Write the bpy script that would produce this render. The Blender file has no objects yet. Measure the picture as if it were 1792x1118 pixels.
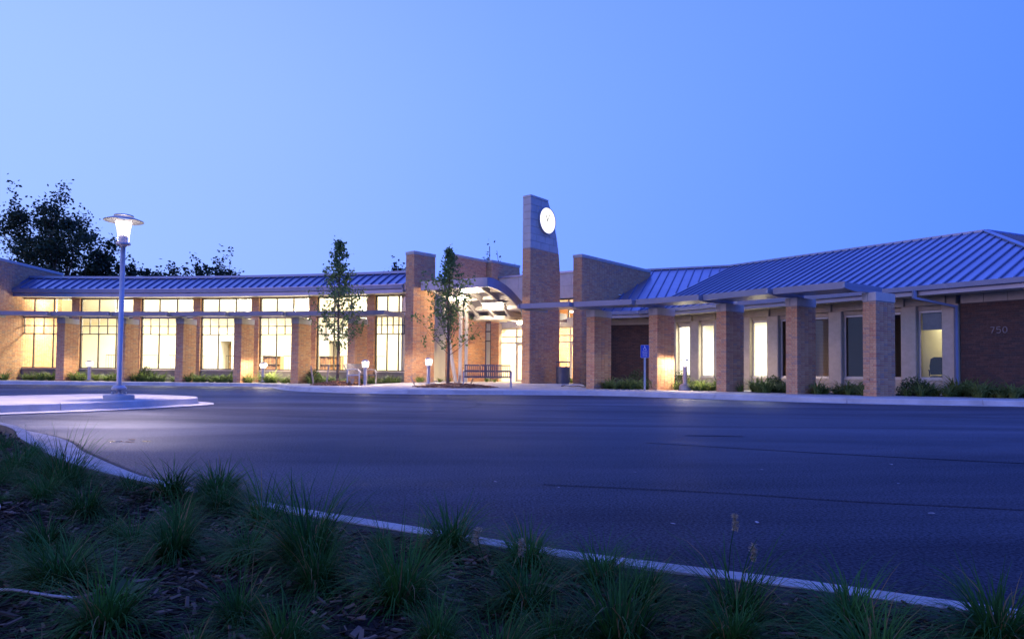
import bpy, math, random
import numpy as np
from mathutils import Vector, Matrix
R = math.radians
rnd = random.Random(7)
sc = bpy.context.scene
col = sc.collection

# ---------------------------------------------------------------- camera, sky, sun, exposure
cam = bpy.data.cameras.new('camera'); camo = bpy.data.objects.new('camera', cam); col.objects.link(camo)
cam.sensor_width = 36.0; cam.lens = 24.0; cam.shift_y = 54.4 / 1792; cam.clip_start = 0.05; cam.clip_end = 2000
camo.matrix_world = Matrix.Translation((0, 0, 0.72)) @ Matrix.Rotation(R(90 + 1.9), 4, 'X') @ Matrix.Rotation(0.0095, 4, 'Z')
sc.camera = camo
sc.view_settings.view_transform = 'Standard'; sc.view_settings.look = 'None'
sc.view_settings.exposure = 0; sc.view_settings.gamma = 1; sc.view_settings.use_curve_mapping = False
sc.render.engine = 'CYCLES'
sc.cycles.use_denoising = True
sc.cycles.max_bounces = 7; sc.cycles.diffuse_bounces = 3; sc.cycles.glossy_bounces = 3
sc.cycles.transparent_max_bounces = 12; sc.cycles.sample_clamp_indirect = 4.0; sc.cycles.blur_glossy = 0.5
sc.cycles.caustics_reflective = False; sc.cycles.caustics_refractive = False

SUN_AZ, SUN_EL = R(-125), R(9)      # low pink fill from behind left, added in place of unseen lot lamps
world = bpy.data.worlds.new('World'); sc.world = world; world.use_nodes = True
nt = world.node_tree; nt.nodes.clear()
def N(tree, typ, **kw):
    n = tree.nodes.new(typ)
    for k, v in kw.items(): setattr(n, k, v)
    return n
out = N(nt, 'ShaderNodeOutputWorld'); bg = N(nt, 'ShaderNodeBackground'); bg.inputs['Strength'].default_value = 1.0
tc = N(nt, 'ShaderNodeTexCoord'); dot = N(nt, 'ShaderNodeVectorMath', operation='DOT_PRODUCT')
dot.inputs[1].default_value = (0.5, 0.0, 0.0)
addh = N(nt, 'ShaderNodeMath', operation='ADD'); addh.inputs[1].default_value = 0.5
ramp = N(nt, 'ShaderNodeValToRGB')
els = ramp.color_ramp.elements
# the blue channel is overexposed in the photograph, so the sky really is brighter than 1 there
stops = [(0.0, (.46, .67, 1.55)), (.20, (.40, .62, 1.55)), (.335, (.34, .55, 1.55)), (.5, (.24, .45, 1.6)), (.80, (.11, .29, 1.6)), (1.0, (.06, .21, 1.5))]
els[0].position = 0; els[0].color = (*stops[0][1], 1); els[1].position = 1; els[1].color = (*stops[-1][1], 1)
for p, c in stops[1:-1]:
    e = els.new(p); e.color = (*c, 1)
sky = N(nt, 'ShaderNodeTexSky', sky_type='NISHITA'); sky.sun_disc = False
sky.sun_elevation = SUN_EL; sky.sun_rotation = SUN_AZ; sky.ozone_density = 4.0; sky.dust_density = 0.3
skys = N(nt, 'ShaderNodeVectorMath', operation='SCALE'); skys.inputs['Scale'].default_value = 0.05
mixw = N(nt, 'ShaderNodeMix', data_type='RGBA'); mixw.inputs['Factor'].default_value = 0.04
L = nt.links.new
L(tc.outputs['Generated'], dot.inputs[0]); L(dot.outputs['Value'], addh.inputs[0]); L(addh.outputs[0], ramp.inputs['Fac'])
sep = N(nt, 'ShaderNodeSeparateXYZ'); L(tc.outputs['Generated'], sep.inputs[0])
zr = N(nt, 'ShaderNodeMapRange', interpolation_type='SMOOTHSTEP'); zr.inputs['From Min'].default_value = .3; zr.inputs['From Max'].default_value = 1.0; zr.inputs['To Max'].default_value = .75; L(sep.outputs['Z'], zr.inputs['Value'])
zen = N(nt, 'ShaderNodeMix', data_type='RGBA'); zen.inputs['B'].default_value = (.12, .22, 1.5, 1); L(zr.outputs[0], zen.inputs['Factor']); L(ramp.outputs['Color'], zen.inputs['A'])
L(sky.outputs[0], skys.inputs[0]); L(zen.outputs['Result'], mixw.inputs['A']); L(skys.outputs[0], mixw.inputs['B'])
L(mixw.outputs['Result'], bg.inputs['Color']); L(bg.outputs[0], out.inputs['Surface'])
sun = bpy.data.lights.new('sun', 'SUN'); sun.energy = 0.45; sun.angle = R(22); sun.color = (1.0, .56, .66)
suno = bpy.data.objects.new('sun', sun); col.objects.link(suno)
sd = Vector((math.sin(SUN_AZ) * math.cos(SUN_EL), math.cos(SUN_AZ) * math.cos(SUN_EL), math.sin(SUN_EL)))
suno.rotation_euler = (-sd).to_track_quat('-Z', 'Y').to_euler()

# ---------------------------------------------------------------- materials
def newmat(name):
    m = bpy.data.materials.new(name); m.use_nodes = True
    t = m.node_tree; t.nodes.clear(); o = N(t, 'ShaderNodeOutputMaterial')
    return m, t, o
def sock(node, name, v):
    node.inputs[name].default_value = v
def noisecol(t, c1, c2, scale, detail=4, rough=.6, coords='Object', stretch=None, lo=.3, hi=.7):
    tcn = N(t, 'ShaderNodeTexCoord'); src = tcn.outputs[coords]
    if stretch:
        mp = N(t, 'ShaderNodeMapping'); mp.inputs['Scale'].default_value = stretch
        t.links.new(src, mp.inputs['Vector']); src = mp.outputs[0]
    nz = N(t, 'ShaderNodeTexNoise'); sock(nz, 'Scale', scale); sock(nz, 'Detail', detail); sock(nz, 'Roughness', rough)
    t.links.new(src, nz.inputs['Vector'])
    rp = N(t, 'ShaderNodeValToRGB'); rp.color_ramp.elements[0].position = lo; rp.color_ramp.elements[1].position = hi
    rp.color_ramp.elements[0].color = (*c1, 1); rp.color_ramp.elements[1].color = (*c2, 1)
    t.links.new(nz.outputs['Fac'], rp.inputs['Fac'])
    return rp.outputs['Color'], nz.outputs['Fac'], src
def pbr(name, c1, c2=None, scale=6, rough=.7, metal=0.0, bump=0.0, bscale=60, spec=.5, stretch=None, detail=4, coords='Object'):
    m, t, o = newmat(name); b = N(t, 'ShaderNodeBsdfPrincipled'); t.links.new(b.outputs[0], o.inputs[0])
    sock(b, 'Roughness', rough); sock(b, 'Metallic', metal); sock(b, 'Specular IOR Level', spec)
    if c2 is None: c2 = tuple(min(1, x * 1.12) for x in c1)
    c, f, src = noisecol(t, c1, c2, scale, detail, stretch=stretch, coords=coords)
    t.links.new(c, b.inputs['Base Color'])
    if bump:
        nz = N(t, 'ShaderNodeTexNoise'); sock(nz, 'Scale', bscale); sock(nz, 'Detail', 5); t.links.new(src, nz.inputs['Vector'])
        bp = N(t, 'ShaderNodeBump'); sock(bp, 'Strength', bump); sock(bp, 'Distance', .02)
        t.links.new(nz.outputs['Fac'], bp.inputs['Height']); t.links.new(bp.outputs[0], b.inputs['Normal'])
    return m
def brickmat(name, cols):
    """every brick its own tone: a per-face value on joined brickwork, the object's random on single bricks"""
    m, t, o = newmat(name); b = N(t, 'ShaderNodeBsdfPrincipled'); t.links.new(b.outputs[0], o.inputs[0]); sock(b, 'Roughness', .85); sock(b, 'Specular IOR Level', .25)
    at = N(t, 'ShaderNodeAttribute', attribute_name='tint'); oi = N(t, 'ShaderNodeObjectInfo')
    ad = N(t, 'ShaderNodeMath', operation='ADD'); fr = N(t, 'ShaderNodeMath', operation='FRACT')
    t.links.new(at.outputs['Fac'], ad.inputs[0]); t.links.new(oi.outputs['Random'], ad.inputs[1]); t.links.new(ad.outputs[0], fr.inputs[0])
    rp = N(t, 'ShaderNodeValToRGB'); rp.color_ramp.interpolation = 'CONSTANT'; e = rp.color_ramp.elements
    e[0].position = 0; e[0].color = (*cols[0], 1); e[1].position = 1.0 / len(cols); e[1].color = (*cols[1], 1)
    for i, c in enumerate(cols[2:]):
        k = e.new((i + 2) / len(cols)); k.color = (*c, 1)
    t.links.new(fr.outputs[0], rp.inputs['Fac'])
    tcn = N(t, 'ShaderNodeTexCoord'); nz = N(t, 'ShaderNodeTexNoise'); sock(nz, 'Scale', 25); sock(nz, 'Detail', 4); t.links.new(tcn.outputs['Object'], nz.inputs['Vector'])
    mx = N(t, 'ShaderNodeMix', data_type='RGBA', blend_type='MULTIPLY'); sock(mx, 'Factor', .5)
    t.links.new(rp.outputs['Color'], mx.inputs['A']); t.links.new(nz.outputs['Color'], mx.inputs['B'])
    r2 = N(t, 'ShaderNodeMapRange'); sock(r2, 'From Min', .3); sock(r2, 'From Max', .7); sock(r2, 'To Min', .75); sock(r2, 'To Max', 1.25)
    t.links.new(nz.outputs['Fac'], r2.inputs['Value'])
    sc_ = N(t, 'ShaderNodeVectorMath', operation='SCALE'); t.links.new(rp.outputs['Color'], sc_.inputs[0]); t.links.new(r2.outputs[0], sc_.inputs['Scale'])
    t.links.new(sc_.outputs[0], b.inputs['Base Color'])
    return m
def emis(name, c, s):
    m, t, o = newmat(name); e = N(t, 'ShaderNodeEmission'); e.inputs[0].default_value = (*c, 1); e.inputs[1].default_value = s
    t.links.new(e.outputs[0], o.inputs[0]); return m
def lensmat(name, c, s, tr=.55):
    m, t, o = newmat(name); e = N(t, 'ShaderNodeEmission'); e.inputs[0].default_value = (*c, 1); e.inputs[1].default_value = s
    tb = N(t, 'ShaderNodeBsdfTransparent'); mx = N(t, 'ShaderNodeMixShader'); mx.inputs[0].default_value = 1 - tr
    t.links.new(tb.outputs[0], mx.inputs[1]); t.links.new(e.outputs[0], mx.inputs[2]); t.links.new(mx.outputs[0], o.inputs[0]); return m
def glassmat(name, tint, refl=1.0, rough=.015):
    m, t, o = newmat(name); tb = N(t, 'ShaderNodeBsdfTransparent'); tb.inputs[0].default_value = (*tint, 1)
    g = N(t, 'ShaderNodeBsdfGlossy'); sock(g, 'Roughness', rough); g.inputs[0].default_value = (refl, refl, refl, 1)
    fr = N(t, 'ShaderNodeFresnel'); sock(fr, 'IOR', 1.5)
    mx = N(t, 'ShaderNodeMixShader'); t.links.new(fr.outputs[0], mx.inputs[0]); t.links.new(tb.outputs[0], mx.inputs[1]); t.links.new(g.outputs[0], mx.inputs[2])
    t.links.new(mx.outputs[0], o.inputs[0]); return m
def leafmat(name, c1, c2, trans=.35, scale=3, rough=.55, spec=.3):
    m, t, o = newmat(name); b = N(t, 'ShaderNodeBsdfPrincipled'); sock(b, 'Roughness', rough); sock(b, 'Specular IOR Level', spec)
    at = N(t, 'ShaderNodeAttribute', attribute_name='tint'); oi = N(t, 'ShaderNodeObjectInfo')
    ad = N(t, 'ShaderNodeMath', operation='MULTIPLY_ADD'); ad.inputs[1].default_value = .35
    t.links.new(oi.outputs['Random'], ad.inputs[0]); t.links.new(at.outputs['Fac'], ad.inputs[2])
    rp = N(t, 'ShaderNodeValToRGB'); rp.color_ramp.elements[0].color = (*c1, 1); rp.color_ramp.elements[1].color = (*c2, 1); rp.color_ramp.elements[1].position = 1.2 if False else 1.0
    t.links.new(ad.outputs[0], rp.inputs['Fac']); t.links.new(rp.outputs['Color'], b.inputs['Base Color'])
    tr = N(t, 'ShaderNodeBsdfTranslucent'); t.links.new(rp.outputs['Color'], tr.inputs['Color'])
    mx = N(t, 'ShaderNodeMixShader'); mx.inputs[0].default_value = trans
    t.links.new(b.outputs[0], mx.inputs[1]); t.links.new(tr.outputs[0], mx.inputs[2]); t.links.new(mx.outputs[0], o.inputs[0]); return m

def asphalt():
    m, t, o = newmat('asphalt'); b = N(t, 'ShaderNodeBsdfPrincipled'); t.links.new(b.outputs[0], o.inputs[0])
    c, f, src = noisecol(t, (.010, .010, .013), (.028, .026, .032), .55, 8, .62, lo=.32, hi=.68)
    # long drawn-out wear streaks left by turning tyres
    mp = N(t, 'ShaderNodeMapping'); mp.inputs['Scale'].default_value = (.09, .8, 1); mp.inputs['Rotation'].default_value = (0, 0, R(8)); t.links.new(src, mp.inputs['Vector'])
    n2 = N(t, 'ShaderNodeTexNoise'); sock(n2, 'Scale', 1.3); sock(n2, 'Detail', 5); sock(n2, 'Distortion', .6); t.links.new(mp.outputs[0], n2.inputs['Vector'])
    r2 = N(t, 'ShaderNodeMapRange'); sock(r2, 'From Min', .35); sock(r2, 'From Max', .65); sock(r2, 'To Min', .75); sock(r2, 'To Max', 1.22); t.links.new(n2.outputs['Fac'], r2.inputs['Value'])
    s1 = N(t, 'ShaderNodeVectorMath', operation='SCALE'); t.links.new(c, s1.inputs[0]); t.links.new(r2.outputs[0], s1.inputs['Scale'])
    # aggregate speckle
    n3 = N(t, 'ShaderNodeTexNoise'); sock(n3, 'Scale', 70); sock(n3, 'Detail', 6); sock(n3, 'Roughness', .7); t.links.new(src, n3.inputs['Vector'])
    r3 = N(t, 'ShaderNodeMapRange'); sock(r3, 'From Min', .3); sock(r3, 'From Max', .75); sock(r3, 'To Min', .45); sock(r3, 'To Max', 1.9); t.links.new(n3.outputs['Fac'], r3.inputs['Value'])
    s2 = N(t, 'ShaderNodeVectorMath', operation='SCALE'); t.links.new(s1.outputs[0], s2.inputs[0]); t.links.new(r3.outputs[0], s2.inputs['Scale'])
    r4 = N(t, 'ShaderNodeMapRange'); sock(r4, 'From Min', .3); sock(r4, 'From Max', .7); sock(r4, 'To Min', .46); sock(r4, 'To Max', .62); t.links.new(n2.outputs['Fac'], r4.inputs['Value'])
    bp = N(t, 'ShaderNodeBump'); sock(bp, 'Strength', .7); sock(bp, 'Distance', .008); t.links.new(n3.outputs['Fac'], bp.inputs['Height'])
    t.nodes.remove(b); df = N(t, 'ShaderNodeBsdfDiffuse'); t.links.new(s2.outputs[0], df.inputs['Color']); t.links.new(bp.outputs[0], df.inputs['Normal'])
    gl = N(t, 'ShaderNodeBsdfGlossy'); gl.inputs['Color'].default_value = (.66, .72, .86, 1); t.links.new(r4.outputs[0], gl.inputs['Roughness']); t.links.new(bp.outputs[0], gl.inputs['Normal'])
    fr = N(t, 'ShaderNodeFresnel'); sock(fr, 'IOR', 1.4); r5 = N(t, 'ShaderNodeMapRange'); sock(r5, 'From Min', .32); sock(r5, 'From Max', .68); sock(r5, 'To Min', .03); sock(r5, 'To Max', .42); r5.name = 'sheen'; t.links.new(n3.outputs['Fac'], r5.inputs['Value'])
    n4 = N(t, 'ShaderNodeTexNoise'); sock(n4, 'Scale', .16); sock(n4, 'Detail', 7); sock(n4, 'Roughness', .65); sock(n4, 'Distortion', 1.2); mp4 = N(t, 'ShaderNodeMapping'); mp4.inputs['Scale'].default_value = (.45, 1.6, 1); t.links.new(src, mp4.inputs['Vector']); t.links.new(mp4.outputs[0], n4.inputs['Vector'])
    r6 = N(t, 'ShaderNodeMapRange'); sock(r6, 'From Min', .36); sock(r6, 'From Max', .64); sock(r6, 'To Min', .62); sock(r6, 'To Max', 1.3); t.links.new(n4.outputs['Fac'], r6.inputs['Value'])
    mf = N(t, 'ShaderNodeMath', operation='MULTIPLY'); t.links.new(fr.outputs[0], mf.inputs[0]); t.links.new(r6.outputs[0], mf.inputs[1])
    mu = N(t, 'ShaderNodeMath', operation='MULTIPLY'); t.links.new(mf.outputs[0], mu.inputs[0]); t.links.new(r5.outputs[0], mu.inputs[1])
    mx = N(t, 'ShaderNodeMixShader'); t.links.new(mu.outputs[0], mx.inputs[0]); t.links.new(df.outputs[0], mx.inputs[1]); t.links.new(gl.outputs[0], mx.inputs[2]); t.links.new(mx.outputs[0], o.inputs[0])
    return m

M = {}
M['asphalt'] = asphalt()
M['soil'] = pbr('soil', (.003, .0022, .0016), (.009, .006, .004), 14, .95, bump=.8, bscale=40)
M['lawn'] = pbr('lawn', (.03, .05, .02), (.05, .08, .03), .4, .95)
M['concrete'] = pbr('concrete', (.33, .32, .305), (.52, .50, .475), 1.3, .85, bump=.15, bscale=120, detail=8)
M['kerb'] = pbr('kerb_concrete', (.38, .37, .36), (.58, .57, .55), 1.7, .85, bump=.3, bscale=90, detail=8)
M['kerb_old'] = pbr('weathered_kerb', (.22, .215, .21), (.40, .39, .38), 2.6, .9, bump=.4, bscale=70, detail=9)
M['brick'] = brickmat('brick', [(.60, .335, .175), (.62, .36, .195), (.58, .305, .16), (.64, .39, .215), (.53, .26, .15), (.60, .335, .18), (.63, .375, .205), (.46, .295, .205), (.61, .33, .17)])
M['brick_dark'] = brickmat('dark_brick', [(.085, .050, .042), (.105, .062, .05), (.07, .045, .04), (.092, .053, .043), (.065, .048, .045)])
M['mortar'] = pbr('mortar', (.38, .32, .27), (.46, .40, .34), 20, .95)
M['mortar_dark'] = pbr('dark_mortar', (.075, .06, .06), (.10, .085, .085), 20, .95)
M['stone'] = pbr('stone', (.44, .43, .42), (.54, .53, .51), 3, .85, bump=.12, bscale=70, detail=8)
M['coping'] = pbr('coping', (.42, .41, .40), (.5, .49, .47), 3, .7)
M['roof'] = pbr('roof_metal', (.27, .30, .45), (.36, .39, .54), .4, .34, metal=.85, bump=.04, bscale=3, detail=3)
M['rib'] = pbr('shaded_roof_rib', (.09, .13, .25), (.12, .16, .29), 2, .5, metal=.2)  # shadow side of the seams put into a darker rib colour
M['trim'] = pbr('painted_trim', (.26, .28, .36), (.31, .33, .41), 2, .42, metal=.35)
M['gutter'] = pbr('gutter_metal', (.20, .24, .36), (.25, .29, .42), 2, .38, metal=.45)
M['soffit'] = pbr('soffit', (.62, .58, .50), (.68, .64, .56), 2, .8)
M['mullion'] = pbr('mullion', (.10, .09, .085), (.14, .125, .115), 5, .45, metal=.4)
M['frame_light'] = pbr('light_frame', (.50, .49, .47), (.58, .57, .55), 4, .4, metal=.3)
M['spandrel'] = pbr('spandrel', (.20, .19, .19), (.26, .25, .245), 3, .6)
M['precast'] = pbr('precast', (.42, .37, .29), (.52, .46, .37), 5, .85, bump=.1, bscale=90, detail=8)
M['plaster'] = pbr('cream_plaster', (.74, .68, .50), (.80, .74, .56), 1.2, .9)
M['plaster_white'] = pbr('white_plaster', (.80, .78, .70), (.84, .82, .74), 1.2, .9)
M['ceiling'] = pbr('ceiling_paint', (.80, .78, .70), (.84, .82, .75), 1, .9)
M['floor'] = pbr('carpet', (.24, .20, .15), (.30, .25, .19), 4, .95)
M['wood'] = pbr('wood', (.30, .19, .10), (.42, .28, .15), 6, .6, stretch=(1, 1, 8))
M['glass'] = glassmat('window_glass', (.93, .95, .93))
M['glass_dark'] = glassmat('unlit_room_glass', (.30, .36, .42), 1.0)  # dark of the unlit rooms put into the pane colour
M['steel_white'] = pbr('white_steel', (.42, .41, .40), (.50, .49, .48), 3, .45)
M['steel'] = pbr('galvanised_steel', (.42, .42, .44), (.52, .52, .54), 8, .38, metal=.7)
M['steel_dark'] = pbr('dark_painted_steel', (.10, .105, .14), (.14, .145, .18), 5, .45, metal=.3)
M['lampmetal'] = pbr('lamp_metal', (.40, .39, .42), (.48, .47, .50), 5, .4, metal=.45)
M['panel_white'] = pbr('translucent_panel', (.62, .60, .58), (.68, .66, .64), 2, .6)
M['skin'] = leafmat('translucent_roof_skin', (.50, .49, .50), (.55, .54, .55), .5)
M['beam'] = pbr('canopy_beam', (.40, .40, .42), (.46, .46, .48), 2, .5, metal=.1)
M['lens'] = lensmat('lamp_lens', (1.0, .90, .88), 5.0, .6)
M['bulb'] = emis('lamp_bulb', (1.0, .90, .92), 20)
M['tube'] = emis('fluorescent_tube', (1.0, .74, .46), 100)
M['pendant'] = emis('pendant_tube', (1.0, .95, .80), 10)
M['clockface'] = emis('clock_face', (1.0, .97, .88), 1.7)
M['clockmark'] = pbr('clock_mark', (.10, .09, .08), (.12, .11, .10), 2, .6)
M['bark'] = pbr('bark', (.10, .075, .055), (.17, .13, .10), 18, .9, bump=.5, bscale=50, stretch=(1, 1, .25))
M['leaf_far'] = leafmat('far_leaf', (.014, .028, .012), (.055, .09, .035), .25)
M['leaf_tree'] = leafmat('young_tree_leaf', (.08, .16, .05), (.22, .32, .11), .35)
M['grass'] = leafmat('grass_blade', (.006, .036, .009), (.052, .175, .032), .25, rough=.6, spec=.10)
_e = [n for n in M['grass'].node_tree.nodes if n.type == 'VALTORGB'][0].color_ramp.elements
_e[1].position = .95; _k = _e.new(.97); _k.color = (.20, .145, .06, 1)      # dead blades
M['grass_dry'] = leafmat('seed_head', (.22, .19, .12), (.36, .31, .21), .3)
M['lily'] = leafmat('strap_leaf', (.06, .13, .03), (.26, .34, .10), .35)
M['shrub'] = leafmat('shrub_leaf', (.025, .05, .02), (.08, .13, .045), .3)
M['blind'] = leafmat('blind_fabric', (.40, .34, .26), (.46, .40, .31), .5)
M['weed'] = leafmat('weed_leaf', (.02, .055, .02), (.05, .10, .035), .3)
M['chip'] = brickmat('bark_chip', [(.014, .009, .005), (.030, .019, .011), (.008, .005, .003), (.060, .038, .025), (.018, .011, .007), (.15, .10, .068)])
M['chip_new'] = brickmat('fresh_bark_chip', [(.30, .14, .06), (.38, .19, .09), (.24, .11, .05), (.44, .25, .13)])
M['stake'] = pbr('stake_wood', (.42, .33, .23), (.52, .42, .30), 12, .8, stretch=(1, 1, .2))
M['sign_blue'] = pbr('sign_blue', (.012, .06, .42), (.014, .065, .45), 2, .4)
M['sign_white'] = pbr('sign_white', (.75, .75, .77), (.8, .8, .82), 2, .5)
M['plastic'] = pbr('tubing_plastic', (.16, .16, .19), (.30, .30, .34), 30, .35)
M['red_cloth'] = pbr('red_fabric', (.32, .05, .06), (.40, .07, .08), 8, .9)
M['dark_fabric'] = pbr('dark_fabric', (.015, .02, .025), (.02, .026, .03), 8, .8)
M['litter'] = leafmat('litter_flake', (.30, .28, .30), (.5, .47, .5), .1)
M['water'] = pbr('puddle_water', (.012, .012, .014), (.014, .014, .016), 2, .04)
M['paint_digit'] = pbr('metal_digit', (.12, .115, .13), (.14, .135, .15), 4, .45, metal=.4)

# ---------------------------------------------------------------- builders
WL = {}
def setprops(o, label=None, cat=None, group=None, kind=None):
    if label: o['label'] = label
    if cat: o['category'] = cat
    if group: o['group'] = group
    if kind: o['kind'] = kind
    return o
def thing(name, label, cat, loc=(0, 0, 0), rotz=0.0, group=None):
    o = bpy.data.objects.new(name, None); col.objects.link(o); o.empty_display_size = .2
    o.location = loc; o.rotation_euler = (0, 0, rotz); WL[o.name] = Vector(loc)
    return setprops(o, label, cat, group)
def link(name, me, parent=None, loc=None, rotz=0.0):
    o = bpy.data.objects.new(name, me); col.objects.link(o)
    if parent is not None: o.parent = parent; WL[o.name] = WL.get(parent.name, Vector((0, 0, 0)))
    if loc is not None: o.location = loc
    if rotz: o.rotation_euler = (0, 0, rotz)
    return o
def copy_tree(o, parent=None):
    c = o.copy(); col.objects.link(c); c.parent = parent
    WL[c.name] = WL.get(o.name, Vector((0, 0, 0)))
    for ch in list(o.children): copy_tree(ch, c)
    return c
class MB:
    def __init__(s): s.v = []; s.f = []; s.t = []; s.m = []; s.cur = 0
    def face(s, idx, tint=0.0): s.f.append(idx); s.t.append(tint); s.m.append(s.cur)
    def poly(s, pts, tint=0.0):
        b = len(s.v); s.v.extend([tuple(p) for p in pts]); s.face(list(range(b, b + len(pts))), tint)
    def hexa(s, p, tint=0.0, skip=()):
        """8 corners: 0-3 bottom ring, 4-7 top ring"""
        b = len(s.v); s.v.extend([tuple(q) for q in p])
        for i, q in enumerate(((3, 2, 1, 0), (4, 5, 6, 7), (0, 1, 5, 4), (1, 2, 6, 5), (2, 3, 7, 6), (3, 0, 4, 7))):
            if i not in skip: s.face([b + k for k in q], tint)
    def box(s, x0, x1, y0, y1, z0, z1, F=None, tint=0.0):
        if x0 > x1: x0, x1 = x1, x0
        if y0 > y1: y0, y1 = y1, y0
        P = [(x0, y0), (x1, y0), (x1, y1), (x0, y1)]
        if F is None: s.hexa([(x, y, z0) for x, y in P] + [(x, y, z1) for x, y in P], tint)
        else: s.hexa([F(x, y, z0) for x, y in P] + [F(x, y, z1) for x, y in P], tint)
    def bbox(s, x0, x1, y0, y1, z0, z1, F=None, b=.01):
        """box with small chamfers on its vertical and top edges"""
        ring = [(x0 + b, y0), (x1 - b, y0), (x1, y0 + b), (x1, y1 - b), (x1 - b, y1), (x0 + b, y1), (x0, y1 - b), (x0, y0 + b)]
        top = [(x0 + b, y0 + b), (x1 - b, y0 + b), (x1 - b, y0 + b), (x1 - b, y1 - b), (x1 - b, y1 - b), (x0 + b, y1 - b), (x0 + b, y1 - b), (x0 + b, y0 + b)]
        G = F if F else (lambda x, y, z: (x, y, z))
        s.loft([[G(x, y, z0) for x, y in ring], [G(x, y, z1 - b) for x, y in ring], [G(x * .98 + .02 * q[0], y * .98 + .02 * q[1], z1) if False else G(q[0], q[1], z1) for (x, y), q in zip(ring, top)]], True, True)
    def loft(s, rings, cap0=False, cap1=False, closed=True, tint=0.0):
        n = len(rings[0]); b = len(s.v)
        for r in rings: s.v.extend([tuple(p) for p in r])
        for i in range(len(rings) - 1):
            for j in range(n if closed else n - 1):
                k = (j + 1) % n
                s.face([b + i * n + j, b + i * n + k, b + (i + 1) * n + k, b + (i + 1) * n + j], tint)
        if cap0: s.face([b + j for j in reversed(range(n))], tint)
        if cap1: s.face([b + (len(rings) - 1) * n + j for j in range(n)], tint)
    def lathe(s, prof, c=(0, 0, 0), n=20, cap=True):
        s.loft([[(c[0] + r * math.cos(2 * math.pi * k / n), c[1] + r * math.sin(2 * math.pi * k / n), c[2] + z) for k in range(n)] for r, z in prof], cap, cap)
    def tube(s, pts, rad, n=8, cap=True):
        pts = [Vector(p) for p in pts]; rings = []
        rr = rad if isinstance(rad, (list, tuple)) else [rad] * len(pts)
        up = Vector((0, 0, 1)); a = None
        for i, p in enumerate(pts):
            d = (pts[min(i + 1, len(pts) - 1)] - pts[max(i - 1, 0)]).normalized()
            if a is None: a = d.cross(up if abs(d.z) < .95 else Vector((1, 0, 0))).normalized()
            else:
                a = (a - d * a.dot(d)).normalized()
            bb = d.cross(a)
            rings.append([p + (a * math.cos(2 * math.pi * k / n) + bb * math.sin(2 * math.pi * k / n)) * rr[i] for k in range(n)])
        s.loft(rings, cap, cap)
    def bar(s, p, q, w, h, up=(0, 0, 1)):
        p, q = Vector(p), Vector(q); d = (q - p).normalized(); a = d.cross(Vector(up)).normalized() * (w / 2); c = a.cross(d).normalized() * (h / 2)
        s.hexa([p - a - c, p + a - c, q + a - c, q - a - c, p - a + c, p + a + c, q + a + c, q - a + c])
    def mesh(s, name, mats, smooth=False):
        me = bpy.data.meshes.new(name); me.from_pydata(s.v, [], s.f)
        for m in (mats if isinstance(mats, (list, tuple)) else [mats]): me.materials.append(m)
        if any(s.m): me.polygons.foreach_set('material_index', s.m)
        if any(s.t):
            a = me.attributes.new('tint', 'FLOAT', 'FACE'); a.data.foreach_set('value', s.t)
        if smooth: me.polygons.foreach_set('use_smooth', [True] * len(s.f))
        me.update(); return me
    def build(s, name, mats, parent=None, local=False, smooth=False, kind=None, label=None):
        if parent is not None and not local:
            w = WL.get(parent.name, Vector((0, 0, 0)))
            s.v = [(x - w.x, y - w.y, z - w.z) for x, y, z in s.v]
        o = link(name, s.mesh(name, mats, smooth), parent)
        if kind: o['kind'] = kind
        if label: o['label'] = label
        return o
def quads(name, V, mat, parent=None, tint=None, smooth=False):
    """V: (n,4,3) numpy array of separate quads"""
    n = len(V); me = bpy.data.meshes.new(name); me.vertices.add(n * 4); me.vertices.foreach_set('co', V.astype(np.float32).ravel())
    me.loops.add(n * 4); me.loops.foreach_set('vertex_index', np.arange(n * 4, dtype=np.int32))
    me.polygons.add(n); me.polygons.foreach_set('loop_start', np.arange(0, n * 4, 4, dtype=np.int32))
    if tint is not None:
        a = me.attributes.new('tint', 'FLOAT', 'FACE'); a.data.foreach_set('value', np.asarray(tint, dtype=np.float32))
    me.materials.append(mat); me.update(calc_edges=True)
    if mat is None: me.materials.clear()
    return me
def frame(o, u):
    """plan frame: t along u, d to the back (left normal of u), z up"""
    u = Vector((u[0], u[1])).normalized(); n = Vector((-u.y, u.x)); ox, oy = o
    return lambda t, d, z: (ox + u.x * t + n.x * d, oy + u.y * t + n.y * d, z)
def S(x): x = max(0.0, min(1.0, x)); return x * x * (3 - 2 * x)

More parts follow.
